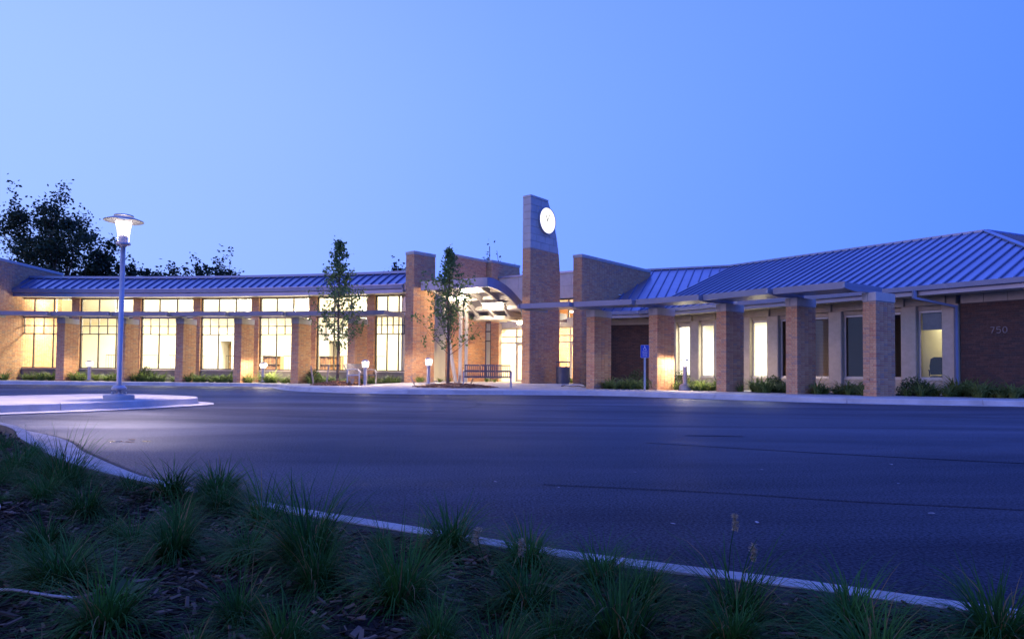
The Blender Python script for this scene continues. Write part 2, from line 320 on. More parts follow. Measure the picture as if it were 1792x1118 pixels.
# kerb line of the drive (foot of the kerb face) and ground heights
KERB = [(-60, 31.2), (-40, 30.95), (-22, 30.75), (-14, 30.7), (-11.4, 30.6), (-10.2, 29.6), (-9.2, 27.6), (-8.2, 25.6), (-7.0, 24.1), (-5.4, 23.0), (-3.4, 22.5), (-1, 22.6), (1, 22.85), (2.6, 22.8), (4.0, 22.2), (5.4, 21.0), (6.7, 19.8), (8.2, 18.7), (9.8, 17.9), (12, 17.4), (14.5, 17.0), (20, 16.1), (40, 12.6), (60, 9)]
def resample(pts, step, closed=False):
    """Catmull-Rom through pts, stations about step apart"""
    P = [Vector(p) for p in pts]; outp = []; n = len(P)
    rng = range(n) if closed else range(n - 1)
    for i in rng:
        if closed: p0, p1, p2, p3 = P[i - 1], P[i], P[(i + 1) % n], P[(i + 2) % n]
        else: p0, p1, p2, p3 = P[max(i - 1, 0)], P[i], P[i + 1], P[min(i + 2, n - 1)]
        k = max(1, int(round((p2 - p1).length / step)))
        for j in range(k):
            t = j / k; a = (p1 * 2 + (p2 - p0) * t + (p0 * 2 - p1 * 5 + p2 * 4 - p3) * t * t + (p1 * 3 - p0 - p2 * 3 + p3) * t ** 3) * .5
            outp.append(a)
    if not closed: outp.append(P[-1])
    return outp
def gz(x, y):
    """top of the paving: a level walk that rises a little towards the entrance, with a dropped kerb"""
    rise = .15 * S((y - 26.2) / 3.2) * S((x + 6.0) / 1.8) * (1 - S((x - 2.9) / 1.2))
    return .15 + rise
def dropk(x, y):
    if y > 26: return 0
    return S((x + 6.9) / .7) * (1 - S((x + 4.6) / .7))
def offset(pts, d):
    o = []
    for i, p in enumerate(pts):
        t = (pts[min(i + 1, len(pts) - 1)] - pts[max(i - 1, 0)]).normalized(); o.append(Vector((p.x - t.y * d, p.y + t.x * d)))
    return o

# ================================================================ THE SETTING
def grid_sheet(name, x0, x1, y0, y1, z, mat):
    mb = MB(); mb.poly([(x0, y0, z), (x1, y0, z), (x1, y1, z), (x0, y1, z)]); o = mb.build(name, mat); o['kind'] = 'structure'; return o
grid_sheet('ground', -900, 900, -900, 900, -.03, M['lawn'])
grid_sheet('parking_lot', -120, 120, -60, 60, 0.0, M['asphalt'])

def kerb_run(name, pts, side, h=.15, w=.15, pan=.32, joint=3.0, drop=None, parent_mat='kerb', z0=.004, closed=False):
    """swept kerb with gutter pan cut into separate stones. side=+1: kerb body lies to the left of the line."""
    root = None; acc = 0.0; seg = []; pieces = []; n = len(pts)
    idx = list(range(n)) + ([0] if closed else [])
    def ring(i):
        p = pts[i % n]
        if closed: t = (pts[(i + 1) % n] - pts[(i - 1) % n]).normalized()
        else: t = (pts[min(i + 1, n - 1)] - pts[max(i - 1, 0)]).normalized()
        nx, ny = -t.y * side, t.x * side
        hh = h - (drop(p.x, p.y) * (h - .02) if drop else 0)
        prof = [(-pan, .004), (-pan, .012), (0, .022), (.018, .022 + max(hh - .04, .001)), (.045, hh), (w, hh + .001), (w, -.01)]
        return [(p.x + nx * d, p.y + ny * d, z + z0) for d, z in prof], t
    o0 = bpy.data.objects.new(name, None)
    cur = []
    for j, i in enumerate(idx):
        r, t = ring(i)
        cur.append(r)
        if j: acc += (pts[i % n] - pts[idx[j - 1] % n]).length
        if (acc >= joint or j == len(idx) - 1) and len(cur) > 1:
            pieces.append(cur); acc = 0; cur = [ [tuple(q) for q in r] ]
    first = None
    for k, rings in enumerate(pieces):
        # pull the ends in for the joint
        a, b = Vector(rings[0][0]), Vector(rings[1][0]); d = (b - a).normalized() * .006
        rings = [list(map(tuple, r)) for r in rings]
        rings[0] = [tuple(Vector(q) + d) for q in rings[0]]; d2 = (Vector(rings[-1][0]) - Vector(rings[-2][0])).normalized() * .006
        rings[-1] = [tuple(Vector(q) - d2) for q in rings[-1]]
        mb = MB(); mb.loft(rings, True, True)
        if first is None:
            first = mb.build(name, M[parent_mat]); first['kind'] = 'structure'; WL[first.name] = Vector((0, 0, 0))
        else: mb.build('kerb_stone', M[parent_mat], first)
    return first
kp = resample(KERB, .75)
kerb_run('drive_kerb', kp, 1, drop=dropk)

# sidewalk: concrete slabs laid in rows behind the kerb
def sidewalk():
    inner = [offset(kp, d) for d in (.155, 1.75, 3.35, 4.95, 6.55)]
    base = None
    mbb = MB()
    for i in range(len(kp) - 1):
        a, b, c, d = inner[0][i], inner[0][i + 1], inner[4][i + 1], inner[4][i]
    st = [i for i in range(0, len(kp), 2)]
    slabs = []
    for k in range(len(st) - 1):
        i0, i1 = st[k], st[k + 1]
        p = kp[i0]
        if p.x < -34 or p.x > 30: continue
        rows = 2 if p.x < -11.6 or p.x > 7 else (3 if p.x < -9 or p.x > 4 else 4)
        for r in range(rows):
            slabs.append((inner[r][i0], inner[r][i1], inner[r + 1][i1], inner[r + 1][i0], r == 0))
    # one level bed under the slabs out to the building
    g = .006
    for q in slabs:
        c = sum((Vector(v) for v in q[:4]), Vector((0, 0))) / 4; mb = MB(); P = []
        for j, v in enumerate(q[:4]):
            v = Vector(v); v = v + (c - v).normalized() * g
            z = gz(v.x, v.y) + .002
            if q[4] and j in (0, 1): z -= dropk(kp[min(range(len(kp)), key=lambda i: (kp[i].x - v.x) ** 2 + (kp[i].y - v.y) ** 2)].x, v.y) * .118
            P.append((v.x, v.y, z))
        mb.hexa([(x, y, z - .09) for x, y, z in P] + P, skip=(0,))
        if base is None:
            base = mb.build('sidewalk', M['concrete']); base['kind'] = 'structure'
        else: mb.build('slab', M['concrete'], base)
sidewalk()
# plaza and bed bottom sheets (fine grids that follow gz)
def sheet(name, poly_fn, x0, x1, y0, y1, st, mat, dz, zf=gz):
    mb = MB(); nx, ny = int((x1 - x0) / st), int((y1 - y0) / st); ids = {}
    for j in range(ny + 1):
        for i in range(nx + 1):
            x, y = x0 + i * st, y0 + j * st; ids[i, j] = len(mb.v); mb.v.append((x, y, zf(x, y) + dz))
    for j in range(ny):
        for i in range(nx):
            if poly_fn(x0 + (i + .5) * st, y0 + (j + .5) * st): mb.face([ids[i, j], ids[i + 1, j], ids[i + 1, j + 1], ids[i, j + 1]])
    o = mb.build(name, mat); o['kind'] = 'structure'; return o
def kerb_y(x):
    for a, b in zip(KERB[:-1], KERB[1:]):
        if a[0] <= x <= b[0]: return a[1] + (b[1] - a[1]) * (x - a[0]) / (b[0] - a[0])
    return 20
sheet('plaza', lambda x, y: y > kerb_y(x) + (.55 if x > -3.2 else 2.3), -11.5, 8.0, 22, 40, .5, M['concrete'], -.012)
sheet('planting_bed', lambda x, y: y > kerb_y(x) + 1.9 and (x < -7 or x > 3.0), -40, 32, 16, 36, .5, M['soil'], -.008 + .004)

# traffic island with its kerb
ISL = [(-6.50, 14.2), (-6.68, 13.5), (-7.15, 12.1), (-8.05, 10.75), (-9.6, 9.1), (-12, 7.4), (-14.2, 8.6), (-12.4, 11.5), (-10.9, 13.6), (-10.1, 15.2), (-9.4, 15.95), (-8.3, 15.8), (-7.4, 15.3), (-6.75, 14.75)]
ip = resample(ISL, .45, True)
kerb_run('island_kerb', ip, -1, pan=.3, joint=2.9, closed=True)
mb = MB(); ctr = Vector((-9, 12.5))
inn = [p + (ctr - p).normalized() * .16 for p in ip]
mb.poly([(p.x, p.y, .152) for p in reversed(inn)]); isl = mb.build('traffic_island', M['concrete']); isl['kind'] = 'structure'
mb = MB(); n = 26
mb.poly([(-10.6 + 1.15 * math.cos(2 * math.pi * k / n) * (1 + .1 * math.sin(3 * k)), 12.1 + .75 * math.sin(2 * math.pi * k / n), .165) for k in range(n)])
o = mb.build('island_bed', M['soil']); o['kind'] = 'structure'

# foreground bed and its kerb
FK = [(-30, 24), (-16, 15.2), (-9.4, 10.3), (-5.35, 7.16), (-3.9, 5.55), (-2.74, 4.3), (-1.9, 3.58), (-1.27, 3.1), (-.76, 2.75), (-.36, 2.51), (.19, 2.18), (.80, 1.90), (1.24, 1.67), (2.2, 1.2), (4.2, .2), (8, -1.6), (16, -5.2)]
fp = resample(FK, .35)
kerb_run('bed_kerb', [Vector((p.x, p.y)) for p in offset(fp, .07)], -1, joint=2.6, w=.125, pan=.32, parent_mat='kerb_old')
def fkerb_y(x):
    for a, b in zip(FK[:-1], FK[1:]):
        if a[0] <= x <= b[0]: return a[1] + (b[1] - a[1]) * (x - a[0]) / (b[0] - a[0])
    return -9
def bz(x, y):
    d = fkerb_y(x) - y
    return .150 + .03 * math.sin(x * 3.1 + 1) * math.sin(y * 2.7) * S(d / .5) + .015 * math.sin(x * 9 + y * 7) * S(d / .3)
mb = MB(); xs = [p.x for p in fp]
off = offset(fp, -.045)
rows = []
for d in (0.0, .12, .25, .4, .6, .85, 1.15, 1.5, 2.0, 3.0, 5.0, 9.0, 16.0):
    rr = []
    for p in off:
        q = Vector((p.x - .42 * d, p.y - d)); rr.append((q.x, q.y, bz(q.x, q.y) if d < 6 else .12))
    rows.append(rr)
mb.loft(rows, closed=False); fb = mb.build('mulch_bed', M['soil'], smooth=True); fb['kind'] = 'structure'

# ================================================================ BRICKWORK
CH, BJ, BL = .0677, .010, .203
def courses(T, Df, z0, z1, bd=.09):
    """bricks of a rectangular pier: yields (face, x, y, z, length, dir) ; face 0 front,1 right,2 back,3 left"""
    k = 0; z = z0
    while z + CH <= z1 + .02:
        h = min(CH - BJ, z1 - z - .002); D = Df(z + CH / 2); ev = k % 2 == 0
        e = bd + BJ
        def run(a, b, first):
            out_ = []; p = a; l = first
            while p < b - .015:
                q = min(p + l, b)
                if b - q < .05: q = b
                out_.append((p, q)); p = q + BJ; l = BL - BJ
            return out_
        xr = (-T / 2, T / 2) if ev else (-T / 2 + e, T / 2 - e)
        yr = (e, D - e) if ev else (0, D)
        for a, b in run(*xr, BL - BJ if ev else .097):
            yield 0, (a + b) / 2, bd / 2, z + h / 2, b - a, 0, h
            yield 2, (a + b) / 2, D - bd / 2, z + h / 2, b - a, 0, h
        for a, b in run(*yr, .097 if ev else BL - BJ):
            yield 1, T / 2 - bd / 2, (a + b) / 2, z + h / 2, b - a, 1, h
            yield 3, -T / 2 + bd / 2, (a + b) / 2, z + h / 2, b - a, 1, h
        k += 1; z += CH
def add_brick(mb, b, bd=.09):
    f, x, y, z, l, d, h = b; hx, hy = (l / 2, bd / 2) if d == 0 else (bd / 2, l / 2)
    j = rnd.uniform(-.002, .002)
    ox, oy = ((0, j) if d == 0 else (j, 0))
    mb.box(x - hx + ox, x + hx + ox, y - hy + oy, y + hy + oy, z - h / 2, z + h / 2, tint=rnd.random() * .999 + .0005)
_bm = {}
def brick_mesh(l, h, bd=.09):
    k = (round(l, 3), round(h, 3))
    if k not in _bm:
        mb = MB(); mb.box(-l / 2, l / 2, -bd / 2, bd / 2, -h / 2, h / 2); _bm[k] = mb.mesh('brick', M['brick'])
    return _bm[k]
def brick_block(root, T, Df, z0, z1, single=(), core=None, mat='brick', mortar='mortar'):
    mb = MB(); n = 0
    for b in courses(T, Df, z0, z1):
        if b[0] in single and n < 300:
            o = link('brick', brick_mesh(b[4], b[6]), root, (b[1], b[2], b[3]), math.pi / 2 if b[5] else 0); n += 1
        else: add_brick(mb, b)
    mb.build('brickwork', M[mat], root, local=True, kind='stuff')
    c = MB(); i = .008; D0, D1 = Df(z0), Df(z1)
    c.hexa([(-T / 2 + i, i, z0), (T / 2 - i, i, z0), (T / 2 - i, D0 - i, z0), (-T / 2 + i, D0 - i, z0), (-T / 2 + i, i, z1), (T / 2 - i, i, z1), (T / 2 - i, D1 - i, z1), (-T / 2 + i, D1 - i, z1)])
    c.build('mortar_core', M[mortar], root, local=True)
def wall_bricks(mb, F, t0, t1, z0, z1, d=0.0, th=.045, hole=None):
    """flat brick facing in a plan frame; outer face at depth d"""
    k = 0; z = z0
    while z + CH * .6 < z1:
        h = min(CH - BJ, z1 - z); p = t0; l = (BL - BJ) if k % 2 else .097
        while p < t1 - .01:
            q = min(p + l, t1)
            if t1 - q < .04: q = t1
            if not (hole and hole((p + q) / 2, z + h / 2)):
                j = rnd.uniform(-.0015, .0015)
                P = [(p, d + j), (q, d + j), (q, d + th), (p, d + th)]
                mb.hexa([F(x, y, z) for x, y in P] + [F(x, y, z + h) for x, y in P], rnd.random() * .999 + .0005, skip=(4,))
            p = q + BJ; l = BL - BJ
        z += CH; k += 1

# ---------------------------------------------------------------- arcade piers
PT, PD = .40, 1.0
def make_pier(single):
    root = thing('brick_pier', 'x', 'pier', (0, 0, 0))
    brick_block(root, PT, lambda z: PD, 0.0, 2.80, single=single)
    for (x0, x1) in ((-.215, -.045), (-.037, .215)):
        mb = MB(); mb.bbox(x0, x1, -.015, PD + .015, 2.80, 3.05, b=.008); mb.build('cap_stone', M['stone'], root, local=True)
    return root
LP = [(-21.78, 32.9, 2), (-18.78, 32.78, 5), (-15.85, 32.5, 9), (-12.92, 32.1, 13), (-10.08, 31.65, 17), (-7.35, 31.15, 21)]
RP = [(3.02, 26.3, 48), (5.22, 25.25, 51), (7.22, 23.55, 54), (8.85, 21.6, 56), (10.48, 20.0, 58)]
ordn = ['first', 'second', 'third', 'fourth', 'fifth', 'sixth']
pr = None
for i, (x, y, a) in enumerate(LP):
    if pr is None: pr = make_pier(()); o = pr
    else: o = copy_tree(pr)
    o.location = (x, y, .14); o.rotation_euler = (0, 0, -R(a))
    o['label'] = 'orange brick pier with stone cap, %s from the left along the lit library windows' % ordn[i]; o['group'] = 'brick piers in front of the library windows'; o['category'] = 'pier'
pr = None
rl = ['orange brick pier with stone cap beside the litter bin', 'orange brick pier with stone cap just right of the blue accessible parking sign',
      'shaded brick pier with stone cap, third from the clock tower', 'shaded brick pier with stone cap, second from the right end of the arcade', 'nearest brick pier with stone cap at the right end of the arcade']
for i, (x, y, a) in enumerate(RP):
    if pr is None: pr = make_pier((0, 1)); o = pr
    else: o = copy_tree(pr)
    o.location = (x, y, .14); o.rotation_euler = (0, 0, -R(a)); o['label'] = rl[i]; o['group'] = 'brick piers along the office wing'; o['category'] = 'pier'

# ---------------------------------------------------------------- sunshades on the piers
def arm_profile(mb, base, az, l0, l1, z, w=.07):
    """tapered steel outrigger: base = pier front, l0<0 in front of it"""
    s, c = math.sin(az), math.cos(az); px, py = c * w / 2, -s * w / 2
    def P(l, zz, k): return (base[0] + s * l + px * k, base[1] + c * l + py * k, zz)
    st = [(l0, z + .20, z + .06), (l0 + .05, z + .21, z + .035), ((l0 + 0) * .55, z + .21, z - .02), (0.0, z + .21, z - .045 + .05), (l1, z + .20, z + .01)]
    rings = [[P(l, b, -1), P(l, b, 1), P(l, t, 1), P(l, t, -1)] for l, t, b in st]
    mb.loft(rings, True, True)
def sunshade(A, B, label, group, za=3.20, reach=1.15, back=.75, first=False, last=False):
    """panel carried between pier A and pier B (x,y,az)"""
    root = thing('sunshade', label, 'sunshade', (A[0], A[1], za), 0, group)
    def tip(q, l): return Vector((q[0] + math.sin(q[2]) * l, q[1] + math.cos(q[2]) * l))
    A = (A[0], A[1], R(A[2])); B = (B[0], B[1], R(B[2]))
    a0, a1, b0, b1 = tip(A, -reach + .16), tip(A, back), tip(B, -reach), tip(B, back)
    u = (b0 - a0).normalized(); a0 = a0 + u * .05; a1 = a1 + u * .05
    # fascia channel
    n = Vector((-u.y, u.x))
    mb = MB()
    f = frame((a0.x, a0.y), (u.x, u.y)); Ln = (b0 - a0).length
    mb.hexa([f(0, 0, za + .03), f(Ln - .05, 0, za + .03), f(Ln - .02, .07, za + .03), f(0, .07, za + .03), f(0, -.03, za + .22), f(Ln, -.03, za + .22), f(Ln, .07, za + .22), f(0, .07, za + .22)])
    mb.build('fascia', M['trim'], root)
    # infill: pressed metal planks
    npk = 6
    for k in range(npk):
        s0, s1 = k / npk + .008, (k + 1) / npk - .008
        p = [a0.lerp(a1, .05 + s0 * .93), b0.lerp(b1, .05 + s0 * .93), b0.lerp(b1, .05 + s1 * .93), a0.lerp(a1, .05 + s1 * .93)]
        z = za + .10
        mb = MB(); mb.hexa([(v.x, v.y, z) for v in p] + [(v.x, v.y, z + .03) for v in p]); mb.build('plank', M['trim'], root)
    mb = MB(); arm_profile(mb, (B[0] - u.x * .04, B[1] - u.y * .04), B[2], -reach - .02, back, za - .005); mb.build('bracket_arm', M['trim'], root)
    if first:
        mb = MB(); arm_profile(mb, (A[0] + u.x * .0, A[1]), A[2], -reach + .1, back, za - .005); mb.build('bracket_arm', M['trim'], root)
    return root
LQ = [(-24.9, 32.9, 0)] + LP + [(-5.15, 30.55, 26)]
for i in range(len(LQ) - 1):
    lab = 'grey steel sunshade left of the first library pier, at the left edge' if i == 0 else ('short grey steel sunshade ending at the tall brick fin wall' if i == 6 else 'grey steel sunshade between the %s and %s library piers from the left' % (ordn[i - 1], ordn[i]))
    sunshade(LQ[i], LQ[i + 1], lab, 'sunshades over the library windows', reach=.95, back=.55, first=(i == 0))
RQ = [(.95, 27.3, 42)] + RP
for i in range(len(RQ) - 1):
    lab = ['grey steel sunshade passing in front of the clock tower', 'grey steel sunshade above the blue accessible parking sign', 'grey steel sunshade between the second and third piers right of the clock tower', 'grey steel sunshade between the third and fourth piers right of the clock tower', 'nearest grey steel sunshade at the right end of the arcade'][i]
    sunshade(RQ[i], RQ[i + 1], lab, 'sunshades along the office wing', reach=1.18, back=.70, first=(i == 0))

# ---------------------------------------------------------------- tall brick fin walls
def fin_wall(label, corner, az, T, D, top, z0=.1, name='brick_fin_wall'):
    """corner = edge between the narrow front and the right-hand side"""
    a = R(az); u = Vector((math.cos(a), -math.sin(a))); o2 = Vector(corner) - u * (T / 2)
    root = thing(name, label, 'wall', (o2.x, o2.y, 0), -a)
    brick_block(root, T, lambda z: D, z0, top - .14)
    mb = MB(); mb.bbox(-T / 2 - .025, T / 2 + .025, -.025, D + .02, top - .14, top, b=.015); mb.build('coping', M['coping'], root, local=True)
    return root
fin_wall('tall brick fin wall left of the entrance canopy', (-4.35, 29.9), 42, .55, 1.25, 6.07)
fin_wall('long tall brick fin wall right of the clock tower', (3.08, 30.3), 41, .47, 6.1, 6.07)
fin_wall('tall brick fin wall at the left edge of the picture', (-25.3, 32.0), -4, .60, 7.0, 6.2)

# ---------------------------------------------------------------- clock tower
def clock_tower():
    a = R(40); T = .43; u = Vector((math.cos(a), -math.sin(a))); c = Vector((.75, 29.15)) - u * (T / 2)
    root = thing('clock_tower', 'tall brick tower with stone top and glowing round clock', 'tower', (c.x, c.y, 0), -a)
    ZS, ZT = 6.13, 8.42
    def D(z):
        prof = [(0, 2.17), (5.0, 2.17), (5.6, 2.13), (6.2, 2.05), (6.8, 1.91), (7.49, 1.68), (8.0, 1.43), (8.42, 1.22)]
        for (z0, d0), (z1, d1) in zip(prof[:-1], prof[1:]):
            if z <= z1: return d0 + (d1 - d0) * max(0, (z - z0)) / (z1 - z0)
        return prof[-1][1]
    mb = MB()
    for b in courses(T, D, .15, ZS): add_brick(mb, b)
    mb.build('brickwork', M['brick'], root, local=True, kind='stuff')
    zs = [.15, 3, 5, 5.6, ZS]; i = .008
    c_ = MB(); c_.loft([[(-T / 2 + i, i, z), (T / 2 - i, i, z), (T / 2 - i, D(z) - i, z), (-T / 2 + i, D(z) - i, z)] for z in zs], True, True); c_.build('mortar_core', M['mortar'], root, local=True)
    # stone blocks: courses on both faces, running bond
    h = (ZT - .10 - ZS) / 7
    for k in range(7):
        z0, z1 = ZS + k * h, ZS + (k + 1) * h; cuts = [0] + ([.42, 1.04, 1.66] if k % 2 else [.73, 1.35]) 
        d0, d1 = D(z0), D(z1)
        cuts = [x for x in cuts if x < min(d0, d1) - .12]
        for j, y0 in enumerate(cuts):
            lastb = j == len(cuts) - 1; y1 = None if lastb else cuts[j + 1]
            g = .009; mb = MB()
            ya, yb = (d0 - g if lastb else y1 - g), (d1 - g if lastb else y1 - g)
            y0g = y0 + (g if j else 0)
            mb.hexa([(-T / 2, y0g, z0 + g), (T / 2, y0g, z0 + g), (T / 2, ya, z0 + g), (-T / 2, ya, z0 + g), (-T / 2, y0g, z1 - g), (T / 2, y0g, z1 - g), (T / 2, yb, z1 - g), (-T / 2, yb, z1 - g)])
            mb.build('stone_block', M['stone'], root, local=True)
    mb = MB(); i = .02; zs = [ZS + (ZT - .1 - ZS) * k / 6 for k in range(7)]
    mb.loft([[(-T / 2 + i, i, z), (T / 2 - i, i, z), (T / 2 - i, D(z) - i, z), (-T / 2 + i, D(z) - i, z)] for z in zs], True, True); mb.build('stone_core', M['mortar'], root, local=True)
    mb = MB(); mb.bbox(-T / 2 - .012, T / 2 + .012, -.012, D(8.36) + .0, ZT - .10, ZT, b=.012); mb.build('coping', M['stone'], root, local=True)
    # clock: drum on the right-hand side
    cy, cz, r = 1.10, 7.46, .56; n = 48
    def ringx(x, rr): return [(x, cy + rr * math.cos(2 * math.pi * k / n), cz + rr * math.sin(2 * math.pi * k / n)) for k in range(n)]
    mb = MB(); x0 = T / 2; mb.loft([ringx(x0 - .01, r + .035), ringx(x0 + .10, r + .035), ringx(x0 + .10, r), ringx(x0 + .06, r)], True, False)
    clock = mb.build('clock', M['lampmetal'], root, local=True)
    mb = MB(); mb.face  # face disc
    b = len(mb.v); mb.v.extend(ringx(x0 + .075, r - .002)); mb.face(list(range(n))); mb.build('clock_face', M['clockface'], clock, local=True)
    for ang, ln, w in ((R(62), .40, .034), (R(118), .26, .042)):
        mb = MB(); dy, dz = math.cos(ang), math.sin(ang)
        mb.bar((x0 + .085, cy - dy * .05, cz - dz * .05), (x0 + .085, cy + dy * ln, cz + dz * ln), w, .006, (1, 0, 0)); mb.build('clock_hand', M['clockmark'], clock, local=True)
    for k in range(12):
        an = k * math.pi / 6; mb = MB(); dy, dz = math.cos(an), math.sin(an)
        mb.bar((x0 + .081, cy + dy * (r - .10), cz + dz * (r - .10)), (x0 + .081, cy + dy * (r - .045), cz + dz * (r - .045)), .016, .004, (1, 0, 0)); mb.build('hour_mark', M['clockmark'], clock, local=True)
clock_tower()

# ================================================================ LIBRARY WING (left, on a shallow arc)
AC = Vector((-24.6, -25.65)); RG = 60.4; RW = 61.25
def arc(ph, r, z=0): return (AC.x + r * math.sin(ph), AC.y + r * math.cos(ph), z)
PIL = [-.0262, .0306, .0844, .1383, .1913, .2432, .2948, .3290]
def library():
    root = thing('library_wing', 'long curved library wing with blue metal roof and brightly lit windows', 'building', arc(.14, RW))
    lo, hi = -.030, .3225
    # ---- interior shell
    mb = MB(); st = [lo + (hi - lo) * k / 24 for k in range(25)]
    mb.loft([[arc(p, RW + .12, .2) for p in st], [arc(p, RW + 6.2, .2) for p in st]], closed=False); mb.build('floor', M['floor'], root)
    mb = MB(); mb.loft([[arc(p, RW + .02, 4.62) for p in st], [arc(p, RW + 6.2, 5.1) for p in st]], closed=False); mb.build('ceiling', M['ceiling'], root)
    mb = MB(); mb.loft([[arc(p, RW + 6.0, .2) for p in st], [arc(p, RW + 6.0, 5.12) for p in st]], closed=False); mb.build('interior_wall', M['plaster'], root)
    for ph in (lo - .001, .3205):
        mb = MB(); a, b = Vector(arc(ph, RW + .15)), Vector(arc(ph, RW + 6.1)); mb.bar((a.x, a.y, 2.65), (b.x, b.y, 2.65), .1, 4.95); mb.build('interior_wall', M['plaster'], root)
    # projecting rooms, doorways and columns seen through the glass
    for p0, p1, d0 in ((.098, .132, 4.9), (.205, .238, 4.4)):
        f = frame(arc(p0, RW)[:2], (Vector(arc(p1, RW)) - Vector(arc(p0, RW)))[:2]); w = (Vector(arc(p1, RW)) - Vector(arc(p0, RW))).length
        mb = MB(); mb.box(0, w * .42, d0, 6.05, .2, 3.2, f); mb.box(w * .78, w, d0, 6.05, .2, 3.2, f); mb.box(0, w, d0, 6.05, 2.45, 3.2, f); mb.build('interior_wall', M['plaster_white'], root)
        mb = MB(); mb.box(w * .44, w * .76, 5.85, 5.93, .2, 2.3, f); dr = mb.build('door', M['wood'], root)
        mb = MB(); mb.box(w * .46, w * .48, 5.80, 5.85, 1.2, 1.3, f); mb.build('handle', M['steel'], dr)
    for ph in (.062, .160, .2185, .268):
        mb = MB(); c = arc(ph, RW + 2.4); mb.lathe([(.16, .2), (.16, 4.75)], c, 16); mb.build('column', M['plaster_white'], root, smooth=True)
    # ---- facade bays
    for i in range(len(PIL) - 1):
        a, b = Vector(arc(PIL[i], RW)), Vector(arc(PIL[i + 1], RW)); u = (b - a).normalized(); ln = (b - a).length
        f = frame((a.x, a.y), (u.x, u.y)); t0, t1 = .215, ln - .215
        if i == len(PIL) - 2: t1 = ln - .05
        mb = MB(); mb.box(t0, t1, .0, .16, .1, .70, f); sp = mb.build('spandrel', M['spandrel'], root)
        npn = 4
        for k in range(npn):
            mb = MB(); w = (t1 - t0) / npn; mb.box(t0 + k * w + .012, t0 + (k + 1) * w - .012, -.02, .002, .16, .66, f); mb.build('spandrel_panel', M['spandrel'], sp)
        mb = MB(); mb.box(t0 - .0, t1, -.05, .15, .70, .755, f); mb.build('sill', M['frame_light'], root)
        # window frame with all its bars
        mb = MB(); zt = [.755, 2.55, 2.97, 3.37, 3.60, 4.40]; w6 = (t1 - t0) / 6; bw = .028
        def hb(z, h=.026): mb.box(t0 + .03, t1 - .03, .02, .10, z - h, z + h, f)
        def vb(t, z0, z1, w=bw): mb.box(t - w, t + w, .025, .095, z0, z1, f)
        mb.box(t0, t0 + .05, .01, .11, .757, 4.40, f); mb.box(t1 - .05, t1, .01, .11, .757, 4.40, f)
        hb(.785); hb(2.55); hb(2.97, .02); hb(3.40, .035); hb(3.58, .03); hb(4.375)
        for k in (2, 4): vb(t0 + k * w6, .81, 2.525); vb(t0 + k * w6, 3.61, 4.35)
        for k in range(1, 6): vb(t0 + k * w6, 2.576, 2.95, .02); vb(t0 + k * w6, 2.99, 3.365, .02)
        fr = mb.build('window', M['mullion'], root)
        mb = MB(); mb.box(t0 + .05, t1 - .05, .03, .09, 3.436, 3.55, f); mb.build('transom_panel', M['frame_light'], fr)
        def pane(ta, tb, z0, z1):
            m_ = MB(); m_.poly([f(ta, .06, z0), f(tb, .06, z0), f(tb, .06, z1), f(ta, .06, z1)]); m_.build('pane', M['glass'], fr)
        for k in range(3):
            ta, tb = t0 + 2 * k * w6 + .03, t0 + (2 * k + 2) * w6 - .03
            pane(ta, tb, .81, 2.525); pane(ta, tb, 3.61, 4.35)
        for k in range(6):
            ta, tb = t0 + k * w6 + .02, t0 + (k + 1) * w6 - .02
            pane(ta, tb, 2.576, 2.95); pane(ta, tb, 2.99, 3.365)
        mb = MB(); mb.box(0, ln, .0, .2, 4.40, 4.62, f); mb.build('head_beam', M['soffit'], root)
    for i, ph in enumerate(PIL[:-1]):
        c = Vector(arc(ph, RW)); f = frame((c.x, c.y), (math.cos(ph), -math.sin(ph)))
        mb = MB(); wall_bricks(mb, f, -.205, .205, .1, 4.42, d=-.12); pl = mb.build('brickwork', M['brick'], root, kind='stuff')
        for s in (-1, 1):
            mb = MB(); f2 = frame(f(.205 * s, -.12 if s > 0 else .14, 0)[:2], Vector(f(.205 * s, .14 if s > 0 else -.12, 0)[:2]) - Vector(f(.205 * s, -.12 if s > 0 else .14, 0)[:2]))
            wall_bricks(mb, f2, .0 if s < 0 else .05, .21 if s < 0 else .26, .1, 4.42, d=0.0); mb.build('brickwork', M['brick'], root, kind='stuff')
        mb = MB(); mb.box(-.195, .195, -.11, .18, .1, 4.42, f); mb.build('pilaster', M['mortar'], root)
    # ---- eaves and roof
    st = [lo - .001 + (.3300 - lo) * k / 42 for k in range(43)]
    mb = MB(); mb.loft([[arc(p, RG + .02, 4.43) for p in st], [arc(p, RW + .05, 4.43) for p in st]], closed=False); mb.build('soffit', M['soffit'], root)
    mb = MB()
    prof = [(RG - .02, 4.40), (RG - .02, 4.56), (RG - .10, 4.60), (RG - .12, 4.78), (RG - .09, 4.785), (RG + .0, 4.76), (RG + .05, 4.44)]
    mb.loft([[arc(p, r, z) for r, z in prof] for p in st], True, True); mb.build('gutter', M['gutter'], root)
    mb = MB(); mb.loft([[arc(p, RG - .02, 4.79) for p in st], [arc(p, RG + 1.3, 5.49) for p in st], [arc(p, RG + 8, 5.30) for p in st]], closed=False); rf = mb.build('roof', M['roof'], root)
    n = 50; ph0 = lo
